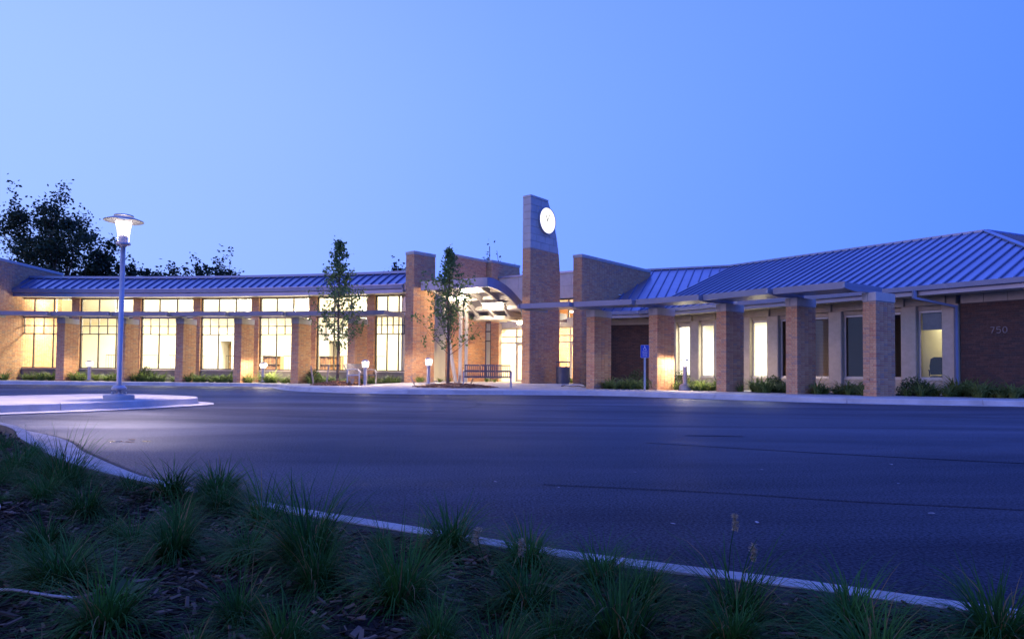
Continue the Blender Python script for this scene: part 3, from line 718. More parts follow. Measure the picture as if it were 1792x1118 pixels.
    for k in range(n):
        pa, pb = lo + (.3300 - lo) * k / n, lo + (.3300 - lo) * (k + 1) / n
        mb = MB(); e0, e1 = .012, .020
        def q(p, r, z): return arc(p, r, z)
        r0, r1, z0, z1 = RG - .05, RG + 1.27, 4.80, 5.50
        mb.hexa([q(pa, r0, z0 - .008), q(pb, r0, z0 - .008), q(pb, r1, z1 - .008), q(pa, r1, z1 - .008), q(pa, r0, z0 + .006), q(pb, r0, z0 + .006), q(pb, r1, z1 + .006), q(pa, r1, z1 + .006)])
        mb.cur = 1; w = .022 / RG
        mb.hexa([q(pa - w, r0, z0), q(pa + w, r0, z0), q(pa + w, r1, z1), q(pa - w, r1, z1), q(pa - w, r0, z0 + .07), q(pa + w, r0, z0 + .07), q(pa + w, r1, z1 + .07), q(pa - w, r1, z1 + .07)])
        mb.build('roof_panel', [M['roof'], M['rib']], rf)
    mb = MB(); prof = [(RG + 1.16, 5.50), (RG + 1.18, 5.62), (RG + 1.45, 5.64), (RG + 1.50, 5.48)]
    mb.loft([[arc(p, r, z) for r, z in prof] for p in st], True, True); mb.build('ridge_cap', M['gutter'], rf)
    return root
library()
# lit ceiling fixtures inside: pendant strips and the lamps in them
k = 0
for r_, phs in ((RW + 1.6, [.004, .058, .112, .166, .22, .274]), (RW + 4.2, [.03, .085, .14, .195, .25, .30])):
    for ph in phs:
        c = arc(ph, r_, 3.62 if r_ < RW + 2 else 3.9)
        t = thing('pendant_light', 'glowing white strip light hanging inside the library windows', 'ceiling light', c, -ph, 'strip lights inside the library')
        mb = MB(); mb.box(-.75, .75, -.09, .09, -.02, .035); mb.build('tube', M['pendant'], t, local=True)
        mb = MB(); mb.box(-.77, .77, -.11, .11, .036, .09); mb.box(-.55, -.53, -.01, .01, .09, 1.1); mb.box(.53, .55, -.01, .01, .09, 1.1); mb.build('housing', M['frame_light'], t, local=True)
        ld = bpy.data.lights.new('strip_lamp', 'AREA'); ld.shape = 'RECTANGLE'; ld.size = 1.4; ld.size_y = .5; ld.energy = 300; ld.color = (1.0, .90, .68)
        lo_ = bpy.data.objects.new('strip_lamp', ld); col.objects.link(lo_); lo_.parent = t; lo_.location = (0, 0, -.05)
        ld2 = bpy.data.lights.new('strip_uplight', 'AREA'); ld2.shape = 'RECTANGLE'; ld2.size = 1.4; ld2.size_y = .4; ld2.energy = 260; ld2.color = (1.0, .92, .74)
        l2 = bpy.data.objects.new('strip_uplight', ld2); col.objects.link(l2); l2.parent = t; l2.location = (0, 0, .12); l2.rotation_euler = (math.pi, 0, 0)
# railing behind the windows
for i, (p0, p1) in enumerate(((.036, .082), (.092, .136), (.145, .189), (.198, .241), (.25, .29))):
    a, b = Vector(arc(p0, RW + 2.0)), Vector(arc(p1, RW + 2.0)); f = frame((a.x, a.y), ((b - a).x, (b - a).y)); ln = (b - a).length
    t = thing('railing', 'thin metal railing seen through the %s library window from the left' % ordn[i + 1], 'railing', (a.x, a.y, .2), 0, 'railings inside the library')
    mb = MB(); mb.box(0, ln, -.02, .02, 1.50, 1.54, f); mb.build('handrail', M['mullion'], t)
    mb = MB()
    nb = int(ln / .14)
    for q in range(nb + 1): mb.box(q * ln / nb - .007, q * ln / nb + .007, -.007, .007, .2, 1.5, f)
    mb.build('balusters', M['mullion'], t)
# reading room furniture: low bookcases and an armchair
for i, (ph, d, w) in enumerate(((.176, 3.2, 1.1), (.232, 3.0, 1.3))):
    c = Vector(arc(ph, RW + d)); f = frame((c.x, c.y), (math.cos(ph), -math.sin(ph)))
    t = thing('bookcase', ['low wooden bookcase behind the fourth library window', 'low wooden bookcase behind the window with the young tree'][i], 'bookcase', (c.x, c.y, .2))
    mb = MB(); mb.box(-w / 2, w / 2, .3, .33, .2, 1.55, f); mb.box(-w / 2, -w / 2 + .04, 0, .3, .2, 1.55, f); mb.box(w / 2 - .04, w / 2, 0, .3, .2, 1.55, f); mb.build('case', M['wood'], t)
    for z in (.25, .68, 1.1, 1.52):
        mb = MB(); mb.box(-w / 2 + .041, w / 2 - .041, .01, .299, z, z + .03, f); mb.build('shelf', M['wood'], t)
    mb = MB()
    for z in (.281, .711, 1.131):
        x = -w / 2 + .06
        while x < w / 2 - .1:
            bw = rnd.uniform(.02, .05); mb.box(x, x + bw * .9, .06, .28, z, z + rnd.uniform(.2, .33), f, tint=rnd.random()); x += bw
    mb.build('books', M['chip_new'], t, kind='stuff')
c = Vector(arc(.012, RW + 1.1))
t = thing('armchair', 'low pale armchair behind the leftmost library window', 'armchair', (c.x, c.y, .2), -.3)
mb = MB(); mb.bbox(-.4, .4, -.35, .35, .25, .48, b=.05); mb.build('seat', M['plaster_white'], t, local=True)
mb = MB(); mb.bbox(-.4, .4, .30, .48, .2, 1.0, b=.06); mb.build('backrest', M['plaster_white'], t, local=True)
for s in (-1, 1):
    mb = MB(); mb.bbox(.36 * s - .07, .36 * s + .07, -.33, .32, .05, .68, b=.04); mb.build('armrest', M['dark_fabric'], t, local=True)

# ================================================================ OFFICE WING (right)
KE, KR, PDp, ED = Vector((5.7, 30.4)), Vector((11.0, 34.4)), Vector((7.05, 36.0)), Vector((3.75, 31.2))
CE, AP = Vector((15.15, 18.0)), Vector((17.8, 25.6)); RB, EB = Vector((27.0, 29.6)), Vector((25.0, 22.2))
ZE, ZR = 3.56, 6.22
U2 = (CE - KE).normalized(); N2 = Vector((-U2.y, U2.x))
KW = KE + N2 * 1.0
def clip_poly(P, a, b):
    """keep a<=s<=b of a convex polygon of (s,r) pairs"""
    for sgn, lim in ((1, a), (-1, -b)):
        o_ = []
        for i in range(len(P)):
            p, q = P[i], P[(i + 1) % len(P)]; fp_, fq = sgn * p[0] - lim, sgn * q[0] - lim
            if fp_ >= 0: o_.append(p)
            if (fp_ >= 0) != (fq >= 0):
                w = fp_ / (fp_ - fq); o_.append((p[0] + (q[0] - p[0]) * w, p[1] + (q[1] - p[1]) * w))
        P = o_
        if len(P) < 3: return []
    return P
def roof_facet(rf, eo, eu, pts, slope, pitch, name='roof_panel', over=.10):
    """standing seam panels of one roof slope. eo: eave origin, eu: eave direction, pts: plan polygon"""
    eu = eu.normalized(); n = Vector((-eu.y, eu.x))
    sr = [((p - eo).dot(eu), (p - eo).dot(n)) for p in pts]
    sr = [(s, r if r > .05 else r - over) for s, r in sr]
    def W(s, r, dz=0): q = eo + eu * s + n * r; return (q.x, q.y, ZE + max(r, -over) * slope + dz)
    s0, s1 = min(s for s, r in sr), max(s for s, r in sr); k = int((s1 - s0) / pitch)
    for i in range(k + 1):
        a, b = s0 + i * pitch, min(s0 + (i + 1) * pitch, s1)
        if b - a < .03: continue
        P = clip_poly(sr, a, b)
        if len(P) < 3: continue
        mb = MB(); m = len(P); b0 = len(mb.v)
        mb.v.extend([W(s, r, -.006) for s, r in P]); mb.v.extend([W(s, r, .006) for s, r in P])
        mb.face([b0 + m + j for j in range(m)])
        for j in range(m): mb.face([b0 + j, b0 + (j + 1) % m, b0 + m + (j + 1) % m, b0 + m + j])
        seg = clip_poly(sr, a, a + .002)
        if seg:
            r0, r1 = min(r for s, r in seg), max(r for s, r in seg)
            if r1 - r0 > .1:
                mb.cur = 1; w = .018
                mb.hexa([W(a - w, r0, 0), W(a + w, r0, 0), W(a + w, r1, 0), W(a - w, r1, 0), W(a - w, r0, .06), W(a + w, r0, .06), W(a + w, r1, .06), W(a - w, r1, .06)])
        mb.build(name, [M['roof'], M['rib']], rf)
def line_cap(rf, p, q, zp, zq, name, w=.22, h=.09):
    mb = MB(); mb.bar((p.x, p.y, zp), (q.x, q.y, zq), w, h); mb.build(name, M['gutter'], rf)
def office():
    root = thing('office_wing', 'office wing with large blue standing seam hip roof and narrow windows', 'building', (KW.x, KW.y, .1))
    f = frame((KW.x, KW.y), (U2.x, U2.y)); LT = (CE - KE).length - .9
    # roof deck carries the panels
    mb = MB(); mb.poly([(KE.x, KE.y, ZE - .03), (CE.x, CE.y, ZE - .03), (AP.x, AP.y, ZR - .03), (KR.x, KR.y, ZR - .03)])
    mb.poly([(ED.x, ED.y, ZE - .03), (KE.x, KE.y, ZE - .03), (KR.x, KR.y, ZR - .03), (PDp.x, PDp.y, ZR - .03)])
    mb.poly([(CE.x, CE.y, ZE - .03), (EB.x, EB.y, ZE - .03), (RB.x, RB.y, ZR - .03), (AP.x, AP.y, ZR - .03)])
    rf = mb.build('roof', M['gutter'], root)
    d2 = (KR - KE).dot(N2); roof_facet(rf, KE, U2, [KE, CE, AP, KR], (ZR - ZE) / d2, .36)
    u1 = (KE - ED).normalized(); n1 = Vector((-u1.y, u1.x)); roof_facet(rf, ED, u1, [ED, KE, KR, PDp], (ZR - ZE) / (KR - ED).dot(n1), .42)
    u3 = (EB - CE).normalized(); n3 = Vector((-u3.y, u3.x)); roof_facet(rf, CE, u3, [CE, EB, RB, AP], (ZR - ZE) / (AP - CE).dot(n3), .42)
    line_cap(rf, KR, AP, ZR + .03, ZR + .03, 'ridge_cap'); line_cap(rf, PDp, KR, ZR + .03, ZR + .03, 'ridge_cap'); line_cap(rf, AP, RB, ZR + .03, ZR + .03, 'ridge_cap')
    line_cap(rf, CE, AP, ZE + .05, ZR + .04, 'hip_cap', .2, .07)
    # back slopes so the roof is a solid
    mb = MB(); bk = [PDp + Vector((4, 9)), KR + Vector((6, 7)), RB + Vector((4, 10))]
    mb.poly([(PDp.x, PDp.y, ZR - .02), (KR.x, KR.y, ZR - .02), (bk[1].x, bk[1].y, ZE), (bk[0].x, bk[0].y, ZE)])
    mb.poly([(KR.x, KR.y, ZR - .02), (AP.x, AP.y, ZR - .02), (RB.x, RB.y, ZR - .02), (bk[2].x, bk[2].y, ZE), (bk[1].x, bk[1].y, ZE)]); mb.build('back_slope', M['roof'], rf)
    # eaves: gutters, fascia, soffit
    for eo, eu, ln in ((KE, U2, (CE - KE).length + .1), (ED, u1, (KE - ED).length), (CE, u3, (EB - CE).length)):
        g = frame((eo.x, eo.y), (eu.x, eu.y)); pr_ = [(-.04, 3.38), (-.20, 3.40), (-.22, 3.545), (-.19, 3.55), (-.08, 3.52), (-.04, 3.53)]
        mb = MB(); mb.loft([[g(t, d, z) for d, z in pr_] for t in (0, ln)], True, True); mb.build('gutter', M['gutter'], root)
        mb = MB(); mb.box(0, ln, -.035, .05, 3.26, 3.54, g); mb.build('fascia', M['trim'], root)
        mb = MB(); mb.box(0, ln, .052, 1.3, 3.30, 3.34, g); mb.build('soffit', M['soffit'], root)
    # ---- window wall
    WT = [1.66 + 1.224 * k for k in range(9)]; hw = .34
    mb = MB(); mb.box(.3, 12.2, .02, .24, .08, .62, f); mb.build('plinth', M['precast'], root)
    for i, t in enumerate([.70] + [x + .612 for x in WT]):
        w = .27 if i else .55
        if i == 0: t = .55
        w = .75 if i == 0 else .235
        mb = MB(); mb.bbox(t - w, t + w, -.14, .26, .08, 3.02, f, b=.02); mb.build('precast_column', M['precast'], root)
    x = .3; k = 0
    while x < 12.1:
        w = .612; mb = MB(); mb.bbox(x + .004, min(x + w, 12.2) - .004, -.05 if k % 2 else -.15, .25, 3.022, 3.296, f, b=.008); mb.build('lintel_block', M['precast'], root); x += w; k += 1
    for i, t in enumerate(WT):
        mb = MB(); mb.box(t - hw - .04, t + hw + .04, .03, .22, 2.88, 3.018, f); mb.build('lintel', M['precast'], root)
        mb = MB()
        for a, b, z0, z1 in ((-hw - .04, -hw + .02, .62, 2.88), (hw - .02, hw + .04, .62, 2.88), (-hw + .02, hw - .02, .66, .72), (-hw + .02, hw - .02, 2.80, 2.87)):
            mb.box(t + a, t + b, .08, .16, z0, z1, f)
        fr = mb.build('window', M['frame_light'], root)
        mb = MB(); mb.box(t - hw - .05, t + hw + .05, .0, .19, .622, .655, f); mb.build('sill', M['frame_light'], fr)
        mb = MB(); mb.poly([f(t - hw + .02, .12, .72), f(t + hw - .02, .12, .72), f(t + hw - .02, .12, 2.80), f(t - hw + .02, .12, 2.80)])
        mb.build('pane', M['glass' if i in (0, 1, 2, 3, 5, 8) else 'glass_dark'], fr)
    # blind behind one window
    t = WT[5]; mb = MB()
    for k in range(40): mb.box(t - hw + .03, t + hw - .03, .19, .22, .75 + k * .052, .75 + k * .052 + .046, f)
    mb.build('blind', M['blind'], root)
    t = WT[8]; mb = MB(); mb.box(t - hw + .02, t + hw - .02, .20, .215, 2.25, 2.85, f); mb.build('roller_blind', M['steel_dark'], root)
    # brick end wall with the house number
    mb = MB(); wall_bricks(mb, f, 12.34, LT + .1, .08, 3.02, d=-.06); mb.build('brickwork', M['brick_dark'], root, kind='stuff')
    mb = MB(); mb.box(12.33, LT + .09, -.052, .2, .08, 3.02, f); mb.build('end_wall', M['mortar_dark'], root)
    x = 12.34
    while x < LT:
        mb = MB(); mb.bbox(x + .004, min(x + .62, LT + .1) - .004, -.075, .2, 3.022, 3.296, f, b=.008); mb.build('lintel_block', M['precast'], root); x += .62
    # return wall beyond the corner
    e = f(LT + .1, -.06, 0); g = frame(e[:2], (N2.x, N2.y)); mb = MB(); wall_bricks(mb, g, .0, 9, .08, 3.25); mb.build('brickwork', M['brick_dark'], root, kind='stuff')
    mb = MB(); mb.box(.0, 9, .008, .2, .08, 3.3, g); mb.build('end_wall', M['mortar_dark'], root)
    # dark brick wall under the small roof slope
    e = ED + n1 * .95 - u1 * .3; g = frame((e.x, e.y), (u1.x, u1.y)); l1 = (KW - e).dot(u1) + .35
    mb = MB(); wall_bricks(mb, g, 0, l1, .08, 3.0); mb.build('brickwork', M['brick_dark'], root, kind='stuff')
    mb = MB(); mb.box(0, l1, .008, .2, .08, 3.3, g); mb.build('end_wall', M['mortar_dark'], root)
    mb = MB(); mb.box(0, l1, -.02, .007, 3.01, 3.29, g); mb.build('lintel_band', M['precast'], root)
    # downspout
    mb = MB(); p0, p1, p2, p3 = Vector(f(11.45, -1.16, 3.42)), Vector(f(11.45, -1.16, 3.18)), Vector(f(12.25, -.20, 2.92)), Vector(f(12.25, -.20, .3))
    mb.bar(p1 - Vector((0, 0, .02)), p0, .1, .1, (1, 0, 0)); mb.bar(p1, p2, .09, .07); mb.bar(p3, p2 + Vector((0, 0, .04)), .09, .07, (1, 0, 0)); mb.build('downspout', M['gutter'], root)
    # ---- rooms: a bright one, an unlit one, a small lit one
    def room(t0, t1, dp, wallm, name='interior_wall'):
        mb = MB(); mb.box(t0, t1, .27, dp, .2, .25, f); mb.build('floor', M['floor'], root)
        mb = MB(); mb.box(t0, t1, .27, dp, 3.2, 3.25, f); mb.build('ceiling', M['ceiling'], root)
        mb = MB(); mb.box(t0, t1, dp, dp + .08, .2, 3.25, f); mb.box(t0 - .04, t0 + .04, .27, dp, .2, 3.25, f); mb.box(t1 - .04, t1 + .04, .27, dp, .2, 3.25, f); mb.build(name, M[wallm], root)
    room(.35, 5.95, 3.6, 'plaster_white'); room(6.08, 10.80, 3.6, 'plaster'); room(10.92, 12.15, 3.4, 'plaster')
    # house number
    def digit(segs, t0, sc_):
        m_ = MB()
        for (a, b) in segs:
            p, q = Vector(f(t0 + a[0] * sc_, -.075, 2.06 + a[1] * sc_)), Vector(f(t0 + b[0] * sc_, -.075, 2.06 + b[1] * sc_)); nn = Vector((-N2.x, -N2.y, 0))
            m_.bar(p, q, .026, .02, nn)
        m_.build('house_digit', M['paint_digit'], root, label='raised digit of the house number 750 on dark brick')
    sc_ = .18
    digit([((0, 1), (.6, 1)), ((.6, 1), (.2, 0))], 13.13, sc_)
    five = [(.58, 1), (.08, 1), (.04, .56), (.3, .64), (.54, .52), (.6, .3), (.48, .08), (.25, 0), (.0, .1)]
    digit(list(zip(five[:-1], five[1:])), 13.29, sc_)
    zero = [(.3 + .3 * math.sin(k * math.pi / 6), .5 + .5 * math.cos(k * math.pi / 6)) for k in range(13)]
    digit(list(zip(zero[:-1], zero[1:])), 13.45, sc_)
    return f
fO = office()
def ceiling_lamp(t, d, z, e, lab, c=(1.0, .93, .74), grp='ceiling lights inside the office wing'):
    p = fO(t, d, z); r = thing('ceiling_light', lab, 'ceiling light', p, math.atan2(U2.y, U2.x), grp)
    mb = MB(); mb.box(-.32, .32, -.32, .32, .0, .05); mb.build('housing', M['frame_light'], r, local=True)
    mb = MB(); mb.box(-.28, .28, -.28, .28, -.012, -.001); mb.build('diffuser', M['pendant'], r, local=True)
    ld = bpy.data.lights.new('office_lamp', 'AREA'); ld.size = .56; ld.energy = e; ld.color = c
    lo_ = bpy.data.objects.new('office_lamp', ld); col.objects.link(lo_); lo_.parent = r; lo_.location = (0, 0, -.03)
ceiling_lamp(1.9, 1.5, 3.14, 420, 'square ceiling light in the bright office behind the two white windows')
ceiling_lamp(4.6, 1.5, 3.14, 420, 'square ceiling light in the bright office behind the single white window')
ceiling_lamp(11.5, 2.3, 3.14, 14, 'square ceiling light in the small office with the desk chair', (1.0, .9, .5), None)
# desk chair in the small office
p = fO(11.42, .75, .25); t = thing('desk_chair', 'dark desk chair seen through the office window near the house number', 'chair', p, math.atan2(U2.y, U2.x) + .5)
mb = MB(); mb.bbox(-.24, .24, -.24, .24, .42, .52, b=.03); mb.build('seat', M['dark_fabric'], t, local=True)
mb = MB(); mb.loft([[(-.22, .22, .56), (.22, .22, .56), (.22, .28, .56), (-.22, .28, .56)], [(-.24, .26, .85), (.24, .26, .85), (.24, .32, .85), (-.24, .32, .85)], [(-.20, .32, 1.08), (.20, .32, 1.08), (.20, .37, 1.08), (-.20, .37, 1.08)], [(-.10, .34, 1.14), (.10, .34, 1.14), (.10, .38, 1.14), (-.10, .38, 1.14)]], True, True); mb.build('backrest', M['dark_fabric'], t, local=True)
mb = MB(); mb.lathe([(.03, .1), (.03, .42)], n=10); mb.build('post', M['steel_dark'], t, local=True)
for s in (-1, 1):
    mb = MB(); mb.bar((.27 * s, -.1, .70), (.27 * s, .2, .70), .05, .03); mb.bar((.27 * s, .1, .5), (.27 * s, .1, .70), .03, .03, (0, 1, 0)); mb.build('armrest', M['dark_fabric'], t, local=True)
for k in range(5):
    an = k * 2 * math.pi / 5; mb = MB(); mb.bar((0, 0, .09), (.28 * math.cos(an), .28 * math.sin(an), .05), .04, .03); mb.build('leg', M['steel_dark'], t, local=True)
# small lamp glowing behind the blind
p = fO(7.85, .42, .25); t = thing('floor_lamp', 'small warm lamp glowing behind the closed blind', 'lamp', p)
mb = MB(); mb.lathe([(.09, 0), (.09, .02), (.012, .03), (.012, .3)], n=12); mb.build('stem', M['steel_dark'], t, local=True)
mb = MB(); mb.lathe([(.11, .25), (.07, .42)], n=14, cap=False); mb.build('lamp_shade', M['plaster'], t, local=True)
ld = bpy.data.lights.new('floor_lamp_light', 'POINT'); ld.energy = 3.0; ld.color = (1.0, .45, .16); ld.shadow_soft_size = .05
lo_ = bpy.data.objects.new('floor_lamp_light', ld); col.objects.link(lo_); lo_.parent = t; lo_.location = (0, 0, .47)

# ================================================================ ENTRANCE LOBBY
def lobby():
    root = thing('entrance_lobby', 'entrance lobby with brick walls, stone parapet and glazed lit doors', 'building', (1.8, 34.5, .2))
    Z0 = .2
    # two brick walls left of the doors
    def wing(c, az, ln, top, th=.4, bz0=.2, keep=None):
        a = R(az); fb = frame(c, (math.sin(a), math.cos(a)))     # runs to the back, its face looks right
        def mirror(t, d, z): return fb(t, d, z)
        mb = MB(); wall_bricks(mb, lambda t, d, z: fb(t, d, z), 0, ln, bz0, top - .12, d=0.0, hole=keep)
        mb.build('brickwork', M['brick'], root, kind='stuff')
        ff = frame(fb(0, th, 0)[:2], Vector(fb(0, 0, 0)[:2]) - Vector(fb(0, th, 0)[:2]))
        mb = MB(); wall_bricks(mb, ff, 0, th, bz0, top - .12, d=0); mb.build('brickwork', M['brick'], root, kind='stuff')
        mb = MB(); mb.box(.008, ln, .008, th, bz0, top - .12, fb); mb.build('wall', M['mortar'], root)
        mb = MB(); mb.box(-.03, ln + .03, -.03, th + .03, top - .12, top, fb); mb.build('coping', M['coping'], root)
        return fb
    wing((-3.0, 33.7), 40, 2.5, 6.62)
    wing((-1.1, 35.5), 40, 2.3, 6.62, bz0=3.3)
    # brick pier below the second wall
    fb = frame((-1.1, 35.5), (.84, -.54)); mb = MB(); wall_bricks(mb, fb, 0, .48, Z0, 3.3); mb.build('brickwork', M['brick'], root, kind='stuff')
    mb = MB(); mb.box(.008, .475, .008, .3, Z0, 3.3, fb); mb.build('wall', M['mortar'], root)
    # narrow window between the brick walls
    fw = frame((-1.62, 35.66), (.95, -.3)); mb = MB()
    for a, b, z0, z1 in ((0, .04, .25, 3.5), (.5, .54, .25, 3.5), (.04, .5, .25, .31), (.04, .5, 2.35, 2.41), (.04, .5, 2.85, 2.91), (.04, .5, 3.44, 3.5)): mb.box(a, b, 0, .08, z0, z1, fw)
    fr = mb.build('window', M['mullion'], root)
    for z0, z1 in ((.31, 2.35), (2.41, 2.85), (2.91, 3.44)):
        mb = MB(); mb.poly([fw(.04, .04, z0), fw(.5, .04, z0), fw(.5, .04, z1), fw(.04, .04, z1)]); mb.build('pane', M['glass'], fr)
    # storefront
    O = Vector((-.66, 35.98)); fs = frame((O.x, O.y), (.84, -.54)); LN = 6.1
    xs = [0, 1.05, 2.1, 3.15, 4.2, 5.25, LN]
    mb = MB()
    for x in xs: mb.box(x - .04, x + .04, 0, .12, Z0, 3.05, fs)
    for z in (Z0 + .05, 2.30, 2.62, 3.02): mb.box(0, LN, .012, .108, z - .035, z + .035, fs)
    sf = mb.build('storefront', M['steel_white'], root)
    for a, b in zip(xs[:-1], xs[1:]):
        for z0, z1 in ((Z0 + .085, 2.265), (2.335, 2.585), (2.655, 2.985)):
            mb = MB(); mb.poly([fs(a + .04, .06, z0), fs(b - .04, .06, z0), fs(b - .04, .06, z1), fs(a + .04, .06, z1)]); mb.build('pane', M['glass'], sf)
    for a in (1.05, 4.2):   # doors: stile frames with handles
        mb = MB()
        for x0, x1, z0, z1 in ((a + .05, a + .13, Z0 + .02, 2.26), (a + .92, a + 1.0, Z0 + .02, 2.26), (a + .13, a + .92, Z0 + .02, Z0 + .2), (a + .13, a + .92, 2.16, 2.26)): mb.box(x0, x1, -.05, -.002, z0, z1, fs)
        dr = mb.build('door', M['steel_white'], root)
        mb = MB(); mb.bar(fs(a + .86, -.09, 1.0), fs(a + .86, -.09, 1.5), .03, .03, (0, 1, 0)); mb.build('handle', M['steel'], dr)
    # stone band, clerestory, parapet of large blocks
    mb = MB(); mb.box(0, LN, -.05, .25, 3.07, 3.50, fs); mb.build('beam', M['stone'], root)
    mb = MB()
    for x in [k * LN / 6 for k in range(7)]: mb.box(max(0, x - .03), min(LN, x + .03), .05, .13, 3.5, 4.45, fs)
    mb.box(0, LN, .056, .124, 4.40, 4.45, fs); cw = mb.build('window', M['mullion'], root)
    for k in range(6):
        mb = MB(); mb.poly([fs(k * LN / 6 + .03, .09, 3.5), fs((k + 1) * LN / 6 - .03, .09, 3.5), fs((k + 1) * LN / 6 - .03, .09, 4.4), fs(k * LN / 6 + .03, .09, 4.4)]); mb.build('pane', M['glass'], cw)
    for r_ in range(2):
        x = 0 if r_ == 0 else -.35; 
        while x < LN:
            a, b = max(0, x), min(LN, x + .78)
            if b - a > .05:
                mb = MB(); mb.bbox(a + .005, b - .005, -.12, .2, 4.46 + r_ * .62, 4.46 + r_ * .62 + .612, fs, b=.01); mb.build('stone_block', M['stone'], root)
            x += .78
    mb = MB(); mb.box(-.05, LN + .05, -.17, .5, 5.70, 5.80, fs); mb.build('parapet_cap', M['gutter'], root)
    mb = MB(); mb.box(0, LN, -.10, .19, 4.46, 5.70, fs); mb.build('parapet', M['mortar'], root)
    # interior shell
    mb = MB(); mb.box(-.6, LN + .6, .2, 5.0, .15, .2, fs); mb.build('floor', M['floor'], root)
    mb = MB(); mb.box(-.6, LN + .6, .26, 5.0, 4.5, 4.55, fs); mb.build('ceiling', M['ceiling'], root)
    mb = MB(); wall_bricks(mb, fs, -.6, LN + .6, .2, 4.5, d=4.2); mb.build('brickwork', M['brick'], root, kind='stuff')
    mb = MB(); mb.box(-.6, LN + .6, 4.21, 4.5, .2, 4.5, fs); mb.build('interior_wall', M['mortar'], root)
    mb = MB(); mb.box(-1.2, -.6, .5, 5, .2, 4.5, fs); mb.build('interior_wall', M['plaster'], root)
    return fs
fS = lobby()
for i, (t_, d_) in enumerate(((1.2, 2.0), (3.4, 2.0), (5.4, 2.0))):
    p = fS(t_, d_, 4.0); r = thing('pendant_light', 'round ceiling light inside the entrance lobby', 'ceiling light', p, 0, 'ceiling lights in the lobby')
    mb = MB(); mb.lathe([(.05, .14), (.30, .12), (.32, .02), (.30, .0)], n=20); mb.build('housing', M['frame_light'], r, local=True)
    mb = MB(); mb.lathe([(.29, -.002), (.2, -.05), (.05, -.07)], n=20); mb.build('diffuser', M['pendant'], r, local=True)
    ld = bpy.data.lights.new('lobby_lamp', 'AREA'); ld.shape = 'DISK'; ld.size = .6; ld.energy = 700; ld.color = (1.0, .78, .46)
    lo_ = bpy.data.objects.new('lobby_lamp', ld); col.objects.link(lo_); lo_.parent = r; lo_.location = (0, 0, -.09)

